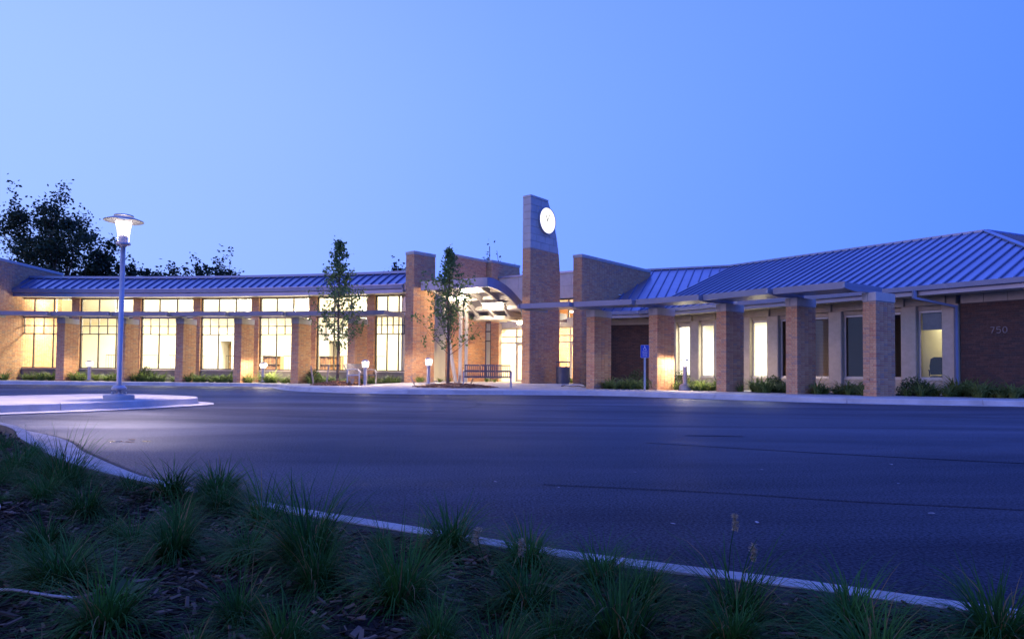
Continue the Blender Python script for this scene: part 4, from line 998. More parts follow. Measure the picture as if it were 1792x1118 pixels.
# ---------------------------------------------------------------- entrance canopy
CA, CBk = Vector((-1.05, 28.5)), Vector((.62, .785)); CL = Vector((-2.78, 1.45))
CLn = CL.length; cu = CL.normalized()
def cz(l):
    return 4.66 - .158 * l * l if l < 2.65 else 4.66 - .158 * 2.65 ** 2
def cpt(w, l, dz=0):
    p = CA + cu * w + CBk * l; return (p.x, p.y, cz(l) + dz)
def canopy():
    root = thing('entrance_canopy', 'curved grey steel entrance canopy beside the clock tower', 'canopy', (CA.x, CA.y, .2))
    ls = [0, .3, .6, .9, 1.2, 1.5, 1.8, 2.1, 2.4, 2.65, 3.4, 4.2, 5.0, 5.9]; W = CLn + .2
    # roof skin in bays
    wb = [0, W * .25, W * .5, W * .75, W]
    mb = MB(); mb.loft([[cpt(w, l, .0) for w in (0, W)] + [cpt(w, l, .04) for w in (W, 0)] for l in ls], True, True); skin = mb.build('roof_skin', M['skin'], root)
    for a, b in zip(wb[:-1], wb[1:]):
        for k in range(0, len(ls) - 1, 2):
            if k + 2 >= len(ls): break
            q = [cpt(a + .06, ls[k] + .05, -.008), cpt(b - .06, ls[k] + .05, -.008), cpt(b - .06, ls[k + 2] - .05, -.008), cpt(a + .06, ls[k + 2] - .05, -.008)]
            m1 = [cpt(a + .06, ls[k + 1], -.008), cpt(b - .06, ls[k + 1], -.008)]
            mb = MB(); mb.poly([q[0], q[1], m1[1], m1[0]]); mb.poly([m1[0], m1[1], q[2], q[3]]); mb.build('soffit_panel', M['skin'], root)
    for w in wb:
        mb = MB(); ww = .05; w0, w1 = (w, w + 2 * ww) if w == 0 else ((w - 2 * ww, w) if w == W else (w - ww, w + ww))
        mb.loft([[cpt(w0, l, -.26), cpt(w1, l, -.26), cpt(w1, l, -.012), cpt(w0, l, -.012)] for l in ls], True, True); mb.build('rafter', M['beam'], root)
    for l in ls[2::2]:
        for a, b in zip(wb[:-1], wb[1:]):
            mb = MB(); mb.loft([[cpt(a + .1, l - .04, -.17), cpt(a + .1, l + .04, -.17), cpt(a + .1, l + .04, -.014), cpt(a + .1, l - .04, -.014)], [cpt(b - .1, l - .04, -.17), cpt(b - .1, l + .04, -.17), cpt(b - .1, l + .04, -.014), cpt(b - .1, l - .04, -.014)]], True, True); mb.build('purlin', M['beam'], root)
    # fascias: straight front, curved side
    mb = MB(); mb.loft([[cpt(-.03, -.06, -.34), cpt(-.03, -.003, -.34), cpt(-.03, -.003, .06), cpt(-.03, -.06, .06)], [cpt(W, -.06, -.34), cpt(W, -.003, -.34), cpt(W, -.003, .06), cpt(W, -.06, .06)]], True, True); mb.build('fascia', M['trim'], root)
    mb = MB(); mb.loft([[cpt(-.05, l, -.34), cpt(-.003, l, -.34), cpt(-.003, l, .065), cpt(-.05, l, .065)] for l in ls], True, True); mb.build('curved_fascia', M['gutter'], root)
    # lower rounded soffit at the door
    mb = MB(); pts = []; n = 16
    for k in range(n + 1):
        an = math.pi * k / n; pts.append((W * .62 + 1.15 * math.cos(an), 3.6 - 1.0 * math.sin(an)))
    mb.loft([[(*cpt(w, l)[:2], 3.18) for w, l in pts], [(*cpt(w, l)[:2], 3.36) for w, l in pts]], True, True); mb.build('drop_soffit', M['frame_light'], root)
    # columns: one raking, two upright
    for (bx, by), (tx, ty), zt in (((-2.52, 30.75), (-3.15, 30.35), 4.0), ((-2.33, 30.78), (-2.33, 30.78), 4.05), ((-2.08, 30.95), (-2.08, 30.95), 3.9)):
        mb = MB(); mb.tube([(bx, by, .28), (tx, ty, zt)], .085, 14); c_ = mb.build('column', M['steel_white'], root, smooth=False)
        mb = MB(); mb.lathe([(.15, .27), (.15, .29), (.1, .30)], (bx, by, 0), 16); mb.build('base_plate', M['steel'], c_)
canopy()
for i, (w, l, lab) in enumerate(((1.25, .55, 'front'), (1.15, 1.95, 'middle'), (1.75, 5.3, 'rear'), (2.6, 1.3, 'left'))):
    p = cpt(w, l, -.30); t = thing('strip_light', 'glowing strip light under the entrance canopy, %s one' % ({'front': 'the uppermost front', 'middle': 'the largest middle', 'rear': 'the small rear', 'left': 'the left'}[lab]), 'strip light', p, math.atan2(cu.y, cu.x))
    mb = MB(); ring = lambda x, s: [(x, .085 * s * math.cos(k * math.pi / 6), -.03 + .07 * s * math.sin(k * math.pi / 6)) for k in range(12)]
    mb.loft([ring(-.50, .2), ring(-.46, 1), ring(.46, 1), ring(.50, .2)], True, True); mb.build('tube', M['tube'], t, local=True, smooth=True)
    mb = MB(); mb.box(-.56, .56, -.22, .22, .085, .10); mb.box(-.45, .45, -.05, .05, .045, .0849); mb.build('housing', M['trim'], t, local=True)  # top plate made wide to keep tube light off the soffit

# ================================================================ STREET FURNITURE
def bollard():
    root = thing('bollard_light', 'x', 'bollard light')
    mb = MB(); mb.lathe([(.16, 0), (.16, .015), (.085, .03), (.078, .06), (.078, .62), (.11, .63), (.11, .66)], n=20); mb.build('post', M['lampmetal'], root, local=True, smooth=False)
    mb = MB(); mb.lathe([(.115, .661), (.14, .76), (.15, .86)], n=20, cap=False); mb.build('lens', M['lens'], root, local=True, smooth=True)
    mb = MB(); mb.lathe([(.155, .861), (.15, .885), (.10, .925), (.03, .945)], n=20); mb.build('cap', M['lampmetal'], root, local=True)
    mb = MB(); mb.lathe([(.03, .67), (.035, .72), (.035, .80), (.02, .83)], n=10); mb.build('bulb', M['bulb'], root, local=True)
    for k in range(4):
        an = k * math.pi / 2 + .4; mb = MB(); mb.bar((.125 * math.cos(an), .125 * math.sin(an), .655), (.152 * math.cos(an), .152 * math.sin(an), .87), .01, .01, (1, 0, 0)); mb.build('cage_bar', M['lampmetal'], root, local=True)
    return root
BOL = [(-20.25, 32.75, 'small lit bollard lamp among the leaves before the second library window', 330, 1.0),
       (-11.72, 32.2, 'lit bollard lamp among pale leaves before the fifth library window', 420, 1.0),
       (-6.05, 28.2, 'lit bollard lamp on the walk beside the end-on bench', 260, 1.15),
       (-3.45, 28.3, 'lit bollard lamp between the tall fin wall and the staked tree', 260, 1.15),
       (6.35, 25.05, 'lit bollard lamp on a concrete footing near the parking sign', 560, 1.0)]
b0 = None
for i, (x, y, lab, e, s) in enumerate(BOL):
    if b0 is None: b0 = bollard(); o = b0
    else: o = copy_tree(b0)
    z = gz(x, y) + (.22 if i == 4 else .05 if i < 2 else 0)
    o.location = (x, y, z); o.scale = (1, 1, s); o['label'] = lab; o['group'] = 'bollard lamps'; o['category'] = 'bollard light'
    ld = bpy.data.lights.new('bollard_lamp', 'POINT'); ld.energy = e; ld.shadow_soft_size = .06; ld.color = (1.0, .74, .50)
    lo_ = bpy.data.objects.new('bollard_lamp', ld); col.objects.link(lo_); lo_.parent = o; lo_.location = (0, 0, .845)
t = thing('lamp_footing', 'rounded concrete footing under the bollard lamp near the parking sign', 'footing', (6.35, 25.05, .13))
mb = MB(); mb.lathe([(.22, 0), (.20, .2), (.16, .236)], n=18); mb.build('footing', M['concrete'], t, local=True)

def street_lamp():
    t = thing('street_lamp', 'lit post lamp with wide disc hood standing on the traffic island', 'street lamp', (-7.35, 12.8, .15))
    mb = MB(); mb.lathe([(.26, 0), (.26, .085), (.245, .095)], n=28); mb.build('footing', M['concrete'], t, local=True)
    mb = MB(); mb.lathe([(.13, .096), (.13, .112), (.07, .118), (.07, .125)], n=20); base = mb.build('base_plate', M['lampmetal'], t, local=True)
    for k in range(4):
        an = k * math.pi / 2 + .5; mb = MB(); mb.lathe([(.018, .112), (.018, .15), (.008, .152)], (.11 * math.cos(an), .11 * math.sin(an), 0), 8); mb.build('bolt', M['steel'], base, local=True)
    mb = MB(); mb.lathe([(.085, .19), (.125, .20), (.13, .23), (.09, .27), (.05, .275)], n=24); mb.build('collar', M['lampmetal'], t, local=True, smooth=False)
    mb = MB(); mb.lathe([(.047, .12), (.047, .3), (.042, 2.9)], n=18); mb.build('pole', M['lampmetal'], t, local=True, smooth=True)
    mb = MB(); mb.lathe([(.05, 2.88), (.075, 2.905), (.125, 2.92), (.125, 2.95), (.02, 2.952)], n=24); mb.build('base_ring', M['lampmetal'], t, local=True)
    mb = MB(); mb.lathe([(.072, 2.953), (.072, 3.10), (.05, 3.115)], n=20); mb.build('ballast_housing', M['lampmetal'], t, local=True)
    for k in range(6):
        an = k * math.pi / 3; mb = MB(); mb.tube([(.115 * math.cos(an), .115 * math.sin(an), 2.93), (.115 * math.cos(an), .115 * math.sin(an), 3.14), (.15 * math.cos(an), .15 * math.sin(an), 3.38)], .006, 6); mb.build('hood_rod', M['lampmetal'], t, local=True)
    mb = MB(); mb.lathe([(.10, 3.08), (.115, 3.2), (.14, 3.35)], n=24, cap=False); mb.build('lens', M['lens'], t, local=True, smooth=True)
    mb = MB(); mb.lathe([(.02, 3.12), (.032, 3.16), (.032, 3.29), (.02, 3.31)], n=12); mb.build('bulb', M['bulb'], t, local=True)
    mb = MB(); mb.lathe([(.34, 3.365), (.335, 3.375), (.16, 3.44), (.16, 3.43), (.335, 3.358)], n=36, cap=False); mb.build('hood', M['steel_white'], t, local=True, smooth=True)
    mb = MB(); mb.lathe([(.155, 3.45), (.17, 3.455), (.165, 3.475), (.06, 3.495), (.01, 3.5)], n=28); mb.build('cap', M['lampmetal'], t, local=True)
    ld = bpy.data.lights.new('street_lamp_light', 'SPOT'); ld.energy = 2700; ld.shadow_soft_size = .08; ld.color = (1.0, .76, .74); ld.spot_size = R(150); ld.spot_blend = .35
    lo_ = bpy.data.objects.new('street_lamp_light', ld); col.objects.link(lo_); lo_.parent = t; lo_.location = (0, 0, 3.34)
street_lamp()

def bench():
    root = thing('bench', 'x', 'bench'); w = .92     # faces -y ; length along x
    for s in (-1, 1):
        mb = MB(); mb.bar((s * w, .26, 0), (s * w, .26, .62), .05, .05, (0, 1, 0)); mb.build('leg', M['steel'], root, local=True)
        mb = MB(); mb.bar((s * w, -.26, 0), (s * w, -.26, .62), .05, .05, (0, 1, 0)); mb.build('leg', M['steel'], root, local=True)
        mb = MB(); mb.tube([(s * w, .30, .60), (s * w, .05, .66), (s * w, -.2, .64), (s * w, -.31, .52)], .024, 8); mb.build('armrest', M['steel'], root, local=True)
        mb = MB(); mb.box(s * w - .07, s * w + .07, .19, .33, 0, .012); mb.build('foot_plate', M['steel'], root, local=True)
        mb = MB(); mb.bar((s * (w - .005), .30, .40), (s * (w - .005), -.26, .42), .04, .05); mb.build('seat_bracket', M['steel'], root, local=True)
    # backrest: three framed panels of upright slats
    B0, B1 = Vector((0, .24, .40)), Vector((0, .36, .86)); dv = B1 - B0
    for k in range(3):
        x0, x1 = -w + .035 + k * (2 * w - .07) / 3 + .012, -w + .035 + (k + 1) * (2 * w - .07) / 3 - .012
        mb = MB()
        for q in (0.0, .52, 1.0):
            p = B0 + dv * q; mb.bar((x0, p.y, p.z), (x1, p.y, p.z), .012, .05 if q != .52 else .06)
        pn = mb.build('back_panel', M['steel_dark'], root, local=True)
        ns = 8
        for j in range(ns):
            x = x0 + .02 + (x1 - x0 - .04) * j / (ns - 1); mb = MB(); p, q = B0 + dv * .03, B1 - dv * .03
            mb.bar((x, p.y + .003, p.z), (x, q.y + .003, q.z), .034, .008, (0, 1, 0)); mb.build('slat', M['steel_dark'], pn, local=True)
    mb = MB(); mb.bar((-w, .30, .62), (w, .30, .62), .045, .035); mb.build('rail', M['steel_dark'], root, local=True)
    mb = MB(); mb.bar((-w, .235, .41), (w, .235, .41), .045, .035); mb.build('rail', M['steel_dark'], root, local=True)
    for j in range(9):
        y = -.26 + j * .055; mb = MB(); mb.box(-w + .03, w - .03, y - .02, y + .02, .435, .447); mb.build('slat', M['steel_dark'], root, local=True)
    return root
b1 = bench(); b1.location = (-.95, 26.45, .155); b1.rotation_euler = (0, 0, R(176)); b1.rotation_euler = (0, 0, math.pi + R(4))
b1['label'] = 'long slatted steel bench seen from behind, left of the clock tower'; b1['group'] = 'steel benches'
b2 = copy_tree(b1); b2.location = (-6.35, 29.0, .17); b2.rotation_euler = (0, 0, R(80)); b2['label'] = 'slatted steel bench seen end on behind the bollard lamp'

def bin_():
    t = thing('litter_bin', 'round slatted dark steel litter bin beside the clock tower', 'litter bin', (2.22, 29.6, .27))
    mb = MB(); mb.lathe([(.27, 0), (.29, .02), (.29, .07), (.26, .08)], n=28); mb.build('base', M['steel_dark'], t, local=True)
    for k in range(26):
        an = 2 * math.pi * k / 26; c, s = math.cos(an), math.sin(an); mb = MB()
        mb.hexa([(.285 * c - .025 * -s * -1, .285 * s - .025 * c, .06), (.285 * c + .025 * -s, .285 * s + .025 * c, .06), (.295 * c + .025 * -s, .295 * s + .025 * c, .06), (.295 * c - .025 * -s, .295 * s - .025 * c, .06),
                 (.285 * c - .025 * -s, .285 * s - .025 * c, .74), (.285 * c + .025 * -s, .285 * s + .025 * c, .74), (.295 * c + .025 * -s, .295 * s + .025 * c, .74), (.295 * c - .025 * -s, .295 * s - .025 * c, .74)]); mb.build('slat', M['steel_dark'], t, local=True)
    for z in (.36, .70):
        mb = MB(); mb.lathe([(.298, z), (.302, z), (.302, z + .05), (.298, z + .05)], n=28, cap=False); mb.build('hoop', M['steel_dark'], t, local=True)
    mb = MB(); mb.lathe([(.25, .05), (.25, .70)], n=24, cap=True); mb.build('liner', M['steel_dark'], t, local=True)
    for k in range(6):
        an = k * math.pi / 3; mb = MB(); mb.bar((.28 * math.cos(an), .28 * math.sin(an), .74), (.28 * math.cos(an), .28 * math.sin(an), .93), .03, .015, (1, 0, 0)); mb.build('lid_post', M['steel_dark'], t, local=True)
    mb = MB(); mb.lathe([(.20, .93), (.315, .93), (.32, .95), (.27, .985), (.10, 1.0)], n=28, cap=False); mb.build('lid', M['steel_dark'], t, local=True)
bin_()

def sign():
    t = thing('parking_sign', 'blue accessible parking sign on a steel post at the kerb', 'sign', (4.78, 24.55, .13), R(-8))
    mb = MB(); mb.bar((0, .012, 0), (0, .012, 1.64), .07, .022, (0, 1, 0)); mb.bar((-.03, -.004, 0), (-.03, -.004, 1.6), .012, .02, (0, 1, 0)); mb.bar((.03, -.004, 0), (.03, -.004, 1.6), .012, .02, (0, 1, 0)); mb.build('post', M['steel'], t, local=True)
    def rr(w, h, r, cz_, y):
        pts = []
        for cx_, cy_, a0 in ((w - r, h - r, 0), (-w + r, h - r, 90), (-w + r, -h + r, 180), (w - r, -h + r, 270)):
            for k in range(5): an = R(a0 + k * 22.5); pts.append((cx_ + r * math.cos(an), y, cz_ + cy_ + r * math.sin(an)))
        return pts
    mb = MB(); a = rr(.152, .229, .03, 1.42, -.018); mb.loft([a, [(x, -.024, z) for x, y, z in a]], True, True); pl = mb.build('plate', M['sign_white'], t, local=True)
    mb = MB(); a = rr(.146, .223, .027, 1.42, -.0245); mb.loft([a, [(x, -.0262, z) for x, y, z in a]], True, True); mb.build('blue_field', M['sign_blue'], pl, local=True)
    # wheelchair symbol
    mb = MB(); y = -.028; c = (0.0, 1.505)
    arcp = [(c[0] - .005 + .047 * math.cos(R(k)), y, c[1] + .047 * math.sin(R(k))) for k in range(115, 355, 20)]
    for p, q in zip(arcp[:-1], arcp[1:]): mb.bar(p, q, .011, .002, (0, 1, 0))
    for p, q in (((-.012, 1.60), (-.010, 1.535)), ((-.010, 1.535), (.03, 1.533)), ((.03, 1.533), (.05, 1.478)), ((.05, 1.478), (.066, 1.484)), ((-.012, 1.568), (.026, 1.566))): mb.bar((p[0], y, p[1]), (q[0], y, q[1]), .012, .002, (0, 1, 0))
    mb.loft([[(-.012 + .013 * math.cos(2 * math.pi * k / 12), yy, 1.617 + .013 * math.sin(2 * math.pi * k / 12)) for k in range(12)] for yy in (y + .001, y - .001)], True, True)
    mb.build('wheelchair_symbol', M['sign_white'], pl, local=True)
    for txt, z, sz in (('RESERVED', 1.402, .042), ('PARKING', 1.352, .045), ('VEHICLE ID', 1.306, .034), ('REQUIRED', 1.268, .034), ('FINE $200', 1.226, .036)):
        cu_ = bpy.data.curves.new('sign_text', 'FONT'); cu_.body = txt; cu_.size = sz; cu_.align_x = 'CENTER'; cu_.extrude = .0006
        tmp = bpy.data.objects.new('tmp', cu_); me = bpy.data.meshes.new_from_object(tmp); bpy.data.objects.remove(tmp)
        me.materials.clear(); me.materials.append(M['sign_white']); o = link('sign_text', me, pl, (0, -.0285, z)); o.rotation_euler = (math.pi / 2, 0, 0)
sign()

# ================================================================ TREES AND PLANTS
def leaf_quads(P, size, rs, up=0.0, aspect=.6):
    """P (n,3): leaf centres -> random oriented leaf quads (diamond-ish)"""
    n = len(P); a = rs.normal(size=(n, 3)); a[:, 2] *= .7; a /= np.linalg.norm(a, axis=1)[:, None]
    b = rs.normal(size=(n, 3)); b -= (b * a).sum(1)[:, None] * a; b /= np.linalg.norm(b, axis=1)[:, None]
    s = (size * rs.uniform(.6, 1.3, n))[:, None]
    return np.stack([P - a * s * .5, P + b * s * aspect * .5 - a * s * .05, P + a * s * .5, P - b * s * aspect * .5 - a * s * .05], 1)
def branchy(root_p, root_d, length, rad, depth, rs, spread=.6, up=.25, kids=(3, 5), taper=.62):
    """recursive limbs: returns list of (points, radii, depth)"""
    segs = []; stack = [(np.array(root_p, float), np.array(root_d, float), length, rad, 0)]
    while stack:
        p, d, l, r, lev = stack.pop(); pts = [p]; rr = [r]; n = 4
        for k in range(n):
            d = d + rs.normal(size=3) * .10; d[2] += up * .10; d /= np.linalg.norm(d); p = p + d * l / n; pts.append(p); rr.append(r * (1 - (1 - taper) * (k + 1) / n))
        segs.append((pts, rr, lev))
        if lev < depth:
            for q in range(rs.integers(*kids)):
                k = rs.integers(1, n + 1); dd = d + rs.normal(size=3) * spread; dd[2] += up; dd /= np.linalg.norm(dd)
                stack.append((pts[k], dd, l * rs.uniform(.55, .8), rr[k] * .65, lev + 1))
    return segs
def far_tree(label, x, y, h, w, seed, name='broadleaf_tree', nl=7000, trunk=.45, leaf=.30, thin=1.0):
    rs = np.random.default_rng(seed); t = thing(name, label, 'tree', (x, y, 0), 0, 'trees behind the building')
    H0 = h * trunk; segs = [([np.array((0, 0, 0.)), np.array((.1, 0, H0 * .6)), np.array((0, .1, H0))], [h * .022, h * .018, h * .015], 0)]
    nb = 9
    for k in range(nb):
        an = 2 * math.pi * k / nb + rs.uniform(-.3, .3); el = rs.uniform(.25, 1.2)
        d = np.array((math.cos(an) * math.cos(el), math.sin(an) * math.cos(el), math.sin(el)))
        segs += branchy((0, 0, H0 * rs.uniform(.7, 1.0)), d, h * .26, h * .010, 3, rs, .55, .22, (2, 5))
    tips = np.array([p for pts, rr, lev in segs if lev >= 1 for p in pts[1:]])
    # fit to the wanted outline
    zc = (h + H0) / 2; sx = w / 2 / np.percentile(np.hypot(tips[:, 0], tips[:, 1]), 96); sz = (h - H0 * .75) / (np.percentile(tips[:, 2], 99) - H0 * .75)
    def fit(p): p = np.array(p); p = p.copy(); p[..., 0] *= sx; p[..., 1] *= sx; p[..., 2] = np.where(p[..., 2] > H0 * .75, H0 * .75 + (p[..., 2] - H0 * .75) * sz, p[..., 2]); return p
    mb = MB()
    for pts, rr, lev in segs:
        if lev <= 2: mb.tube([tuple(fit(p)) for p in pts], [max(r, .02) for r in rr], 5, False)
    mb.build('trunk', M['bark'], t, local=True)
    tips = fit(tips); n1 = int(nl * .4); ci = rs.integers(0, len(tips), n1)
    P1 = tips[ci] + rs.normal(size=(n1, 3)) * w * .030 * thin
    nc = 64; cd = rs.normal(size=(nc, 3)); cd /= np.linalg.norm(cd, axis=1)[:, None]; zb = H0 * .62; hz_ = (h - zb) / 2
    CC = cd * np.array((w / 2, w / 2, hz_)) * (rs.uniform(.25, 1.0, nc) ** .45)[:, None] * rs.uniform(.86, 1.04, nc)[:, None] + np.array((0, 0, zb + hz_)); cr = rs.uniform(.45, 1.15, nc) * w * .062
    k_ = rs.integers(0, nc, nl - n1); P2 = CC[k_] + rs.normal(size=(nl - n1, 3)) * cr[k_][:, None] * np.array((1, 1, .75)); P = np.concatenate([P1, P2])
    V = leaf_quads(P, leaf, rs); me = quads('crown', V, M['leaf_far'], tint=rs.uniform(0, .65, nl)); link('crown', me, t)
far_tree('large dark leafy tree rising over the left end of the library roof', -33.7, 50, 13.3, 8.6, 1, nl=24000, leaf=.25, trunk=.34)
far_tree('dark dense tree low behind the street lamp hood, left of the library roof', -29.6, 50, 9.2, 4.6, 2, nl=7000, leaf=.28, trunk=.35)
far_tree('dark rounded tree directly behind the street lamp pole', -27.8, 52, 8.6, 4.6, 3, nl=5500, leaf=.28, trunk=.4)
far_tree('small airy tree low over the library roof right of the street lamp', -28.6, 58, 9.6, 5.0, 4, nl=4500, leaf=.28, trunk=.5)
far_tree('airy round tree over the library roof between lamp and young tree', -25.0, 57, 10.3, 4.6, 5, nl=5000, leaf=.28, trunk=.5)
far_tree('dark low tree top left of the tall brick fin wall', -9.4, 58, 9.9, 4.4, 6, nl=4200, leaf=.30, trunk=.5)
far_tree('sparse leafy tree top between the brick walls behind the canopy', -2.4, 58, 11.2, 3.2, 8, nl=1300, leaf=.28, trunk=.5)
far_tree('thin tree showing left of the clock tower above the parapet', .1, 60, 10.2, 2.6, 9, nl=900, leaf=.26, trunk=.5)

def young_tree(label, x, y, z, h, w, seed, clear, nl):
    rs = np.random.default_rng(seed); t = thing('young_tree', label, 'tree', (x, y, z))
    lead = [np.array((0, 0, 0.)), np.array((.03, .0, h * .25)), np.array((-.02, .02, h * .5)), np.array((.02, -.01, h * .75)), np.array((.0, 0, h * .98))]
    mb = MB(); mb.tube([tuple(p) for p in lead], [.065, .05, .04, .025, .008], 10)
    tips = []
    def at(zz):
        k = min(3, int(zz / (h * .25))); a, b = lead[k], lead[k + 1]; return a + (b - a) * ((zz - a[2]) / (b[2] - a[2]))
    nb = 44
    for k in range(nb):
        f_ = k / (nb - 1); zz = clear + (h * .95 - clear) * f_ ** 1.15; an = k * 2.4 + rs.uniform(-.4, .4)
        reach = w / 2 * (1 - f_) ** 1.05 * (.72 + .28 * min(1, f_ * 6)) * rs.uniform(.65, 1.15) + .09
        p0 = at(zz); el = rs.uniform(.55, .95); d = np.array((math.cos(an) * math.cos(el), math.sin(an) * math.cos(el), math.sin(el)))
        pts = [p0]; p = p0; L_ = reach / math.cos(el)
        for q in range(4):
            d = d + np.array((0, 0, .12)); d += rs.normal(size=3) * .08; d /= np.linalg.norm(d); p = p + d * L_ / 4; pts.append(p)
        mb.tube([tuple(q) for q in pts], [.016, .013, .010, .007, .004], 5)
        for q in pts[1:]: tips.append(q)
        for q in range(3):
            b0_ = pts[rs.integers(1, 5)]; dd = d + rs.normal(size=3) * .6; dd /= np.linalg.norm(dd); e = b0_ + dd * L_ * .35
            mb.tube([tuple(b0_), tuple((b0_ + e) / 2), tuple(e)], [.006, .005, .003], 4); tips += [e, (b0_ + e) / 2]
    for q in range(5): tips.append(at(h * rs.uniform(.8, .99)))
    mb.build('trunk', M['bark'], t, local=True)
    tips = np.array(tips); P = tips[rs.integers(0, len(tips), nl)] + rs.normal(size=(nl, 3)) * (.075, .075, .075)
    me = quads('crown', leaf_quads(P, .12, rs, aspect=.7), M['leaf_tree'], tint=rs.uniform(0, .65, nl)); link('crown', me, t)
young_tree('tall slim young tree staked on the walk before the library windows', -7.35, 28.8, .2, 6.25, 3.2, 11, 1.2, 2900)
young_tree('broader young tree staked in orange mulch before the entrance', -2.55, 27.2, .19, 5.6, 3.3, 12, 1.2, 2500)

def chips(name, label, cat, pos, n, lmin, lmax, mat, spread=None, kind='stuff'):
    V = []; T = []
    for _ in range(n):
        x, y, z = pos(); l = rnd.uniform(lmin, lmax); w = l * rnd.uniform(.15, .35); th = w * .35; a = rnd.uniform(0, math.pi); el = rnd.gauss(0, .28); ro = rnd.gauss(0, .3)
        m = Matrix.Translation((x, y, z)) @ Matrix.Rotation(a, 4, 'Z') @ Matrix.Rotation(el, 4, 'Y') @ Matrix.Rotation(ro, 4, 'X')
        c = [m @ Vector((sx * l / 2, sy * w / 2 * (1 if sx < 0 else .7), sz * th / 2)) for sz in (-1, 1) for sx, sy in ((-1, -1), (1, -1), (1, 1), (-1, 1))]
        tt = rnd.random() * .99 + .005
        for q in ((4, 5, 6, 7), (0, 1, 5, 4), (1, 2, 6, 5), (2, 3, 7, 6), (3, 0, 4, 7)): V.append([c[k] for k in q]); T.append(tt)
    me = quads(name, np.array(V), M[mat], tint=T); o = link(name, me); setprops(o, label, cat, None, kind); return o
def mound(x, y, r, h, label, asp=1.0):
    t = thing('mulch_mound', label, 'mulch', (x, y, gz(x, y)))
    mb = MB(); n = 24; rings = []
    for q, zz in ((1, 0.0), (.8, .3), (.5, .75), (.2, .97), (.05, 1)):
        rings.append([(r * q * math.cos(2 * math.pi * k / n) * (1 + .08 * math.sin(3 * k)), r * asp * q * math.sin(2 * math.pi * k / n), .004 + h * zz) for k in range(n)])
    mb.loft(rings, False, True); mb.build('soil', M['chip_new'], t, local=True, smooth=True)
    V = []; T = []
    for _ in range(900):
        q = math.sqrt(rnd.random()); an = rnd.uniform(0, 2 * math.pi); px, py = r * 1.08 * q * math.cos(an), r * 1.08 * asp * q * math.sin(an); pz = h * max(0, 1 - q ** 1.6) + .012
        l = rnd.uniform(.05, .12); w = l * .35; m = Matrix.Translation((px, py, pz)) @ Matrix.Rotation(rnd.uniform(0, 6.3), 4, 'Z') @ Matrix.Rotation(rnd.gauss(0, .3), 4, 'Y') @ Matrix.Rotation(rnd.gauss(0, .3), 4, 'X')
        c = [m @ Vector((sx * l / 2, sy * w / 2, sz * .008)) for sz in (-1, 1) for sx, sy in ((-1, -1), (1, -1), (1, 1), (-1, 1))]; tt = rnd.random() * .99 + .005
        for k in ((4, 5, 6, 7), (0, 1, 5, 4), (1, 2, 6, 5), (2, 3, 7, 6), (3, 0, 4, 7)): V.append([c[i] for i in k]); T.append(tt)
    o = link('bark_chips', quads('bark_chips', np.array(V), M['chip_new'], tint=T), t); o['kind'] = 'stuff'
mound(-7.25, 28.6, 1.05, .16, 'mound of orange bark mulch round the slim young tree', 1.0)
mound(-2.2, 26.6, 1.55, .14, 'wide mound of orange bark mulch round the broader young tree', .9)
def stake(p, q, w, label):
    o = thing('tree_stake', label, 'stake', p); mb = MB(); mb.bar(p, q, w, w, (1, 0, 0)); mb.build('post', M['stake'], o)
stake((-8.2, 28.3, .15), (-8.33, 28.3, .95), .055, 'short wooden stake left of the slim young tree')
stake((-7.62, 28.1, .15), (-7.52, 28.1, 1.0), .05, 'thin wooden stake just left of the slim trunk')
stake((-6.55, 28.3, .2), (-7.0, 28.4, 1.0), .06, 'leaning wooden stake right of the slim young tree')
stake((-6.62, 28.15, .15), (-6.5, 28.1, .42), .09, 'stubby orange wooden stake end beside the leaning stake')
stake((-3.85, 27.3, .15), (-4.05, 27.4, .55), .05, 'short dark stake left of the broader young tree')
stake((-2.1, 26.9, .2), (-2.03, 26.9, .62), .07, 'short pale stake right of the broader trunk')
stake((-1.62, 26.5, .2), (-1.5, 26.5, .5), .06, 'short dark stake near the long bench')
# wooden stake and tubing tangle near the bin
t = thing('drip_tubing', 'loop of brown irrigation tubing on the ground right of the litter bin', 'tubing', (2.7, 27.4, .18))
mb = MB(); mb.tube([(2.0 + .16 * k, 27.4 + .5 * math.sin(k * 1.1), gz(2.0 + .16 * k, 27.4) + .03 + .02 * math.sin(k * 2)) for k in range(10)], .02, 6); mb.build('tube', M['bark'], t)

# ---- strap-leaved plants
def strap_mesh(seed, n, L0, W0, mat, droop=1.0):
    r = np.random.default_rng(seed); V = []; T = []
    for k in range(n):
        an = r.uniform(0, 2 * math.pi); L_ = L0 * r.uniform(.6, 1.15); w = W0 * r.uniform(.7, 1.2); el = r.uniform(.75, 1.45); base = np.array((math.cos(an), math.sin(an), 0)) * r.uniform(0, L0 * .18)
        side = np.array((-math.sin(an), math.cos(an), 0)); p = base.copy(); pr_ = None; ns = 4; tw = r.uniform(-.3, .3)
        for j in range(ns + 1):
            wj = w * (1 - (j / ns) ** 2.2) + .0015; a_, b_ = p - side * wj / 2, p + side * wj / 2
            if pr_ is not None: V.append([pr_[0], pr_[1], b_, a_]); T.append(.65 * r.random() * .4 + .1 + .4 * (k % 7) / 7)
            pr_ = (a_, b_); d = np.array((math.cos(an + tw * j) * math.cos(el), math.sin(an + tw * j) * math.cos(el), math.sin(el))); p = p + d * L_ / ns; el -= r.uniform(.25, .55) * droop
    return quads('leaves', np.array(V), M[mat], tint=T)
def plant_proto(name, seed, n, L0, W0, mat, cat, droop=1.0):
    root = thing(name, 'x', cat); link('leaves', strap_mesh(seed, n, L0, W0, mat, droop), root); return root
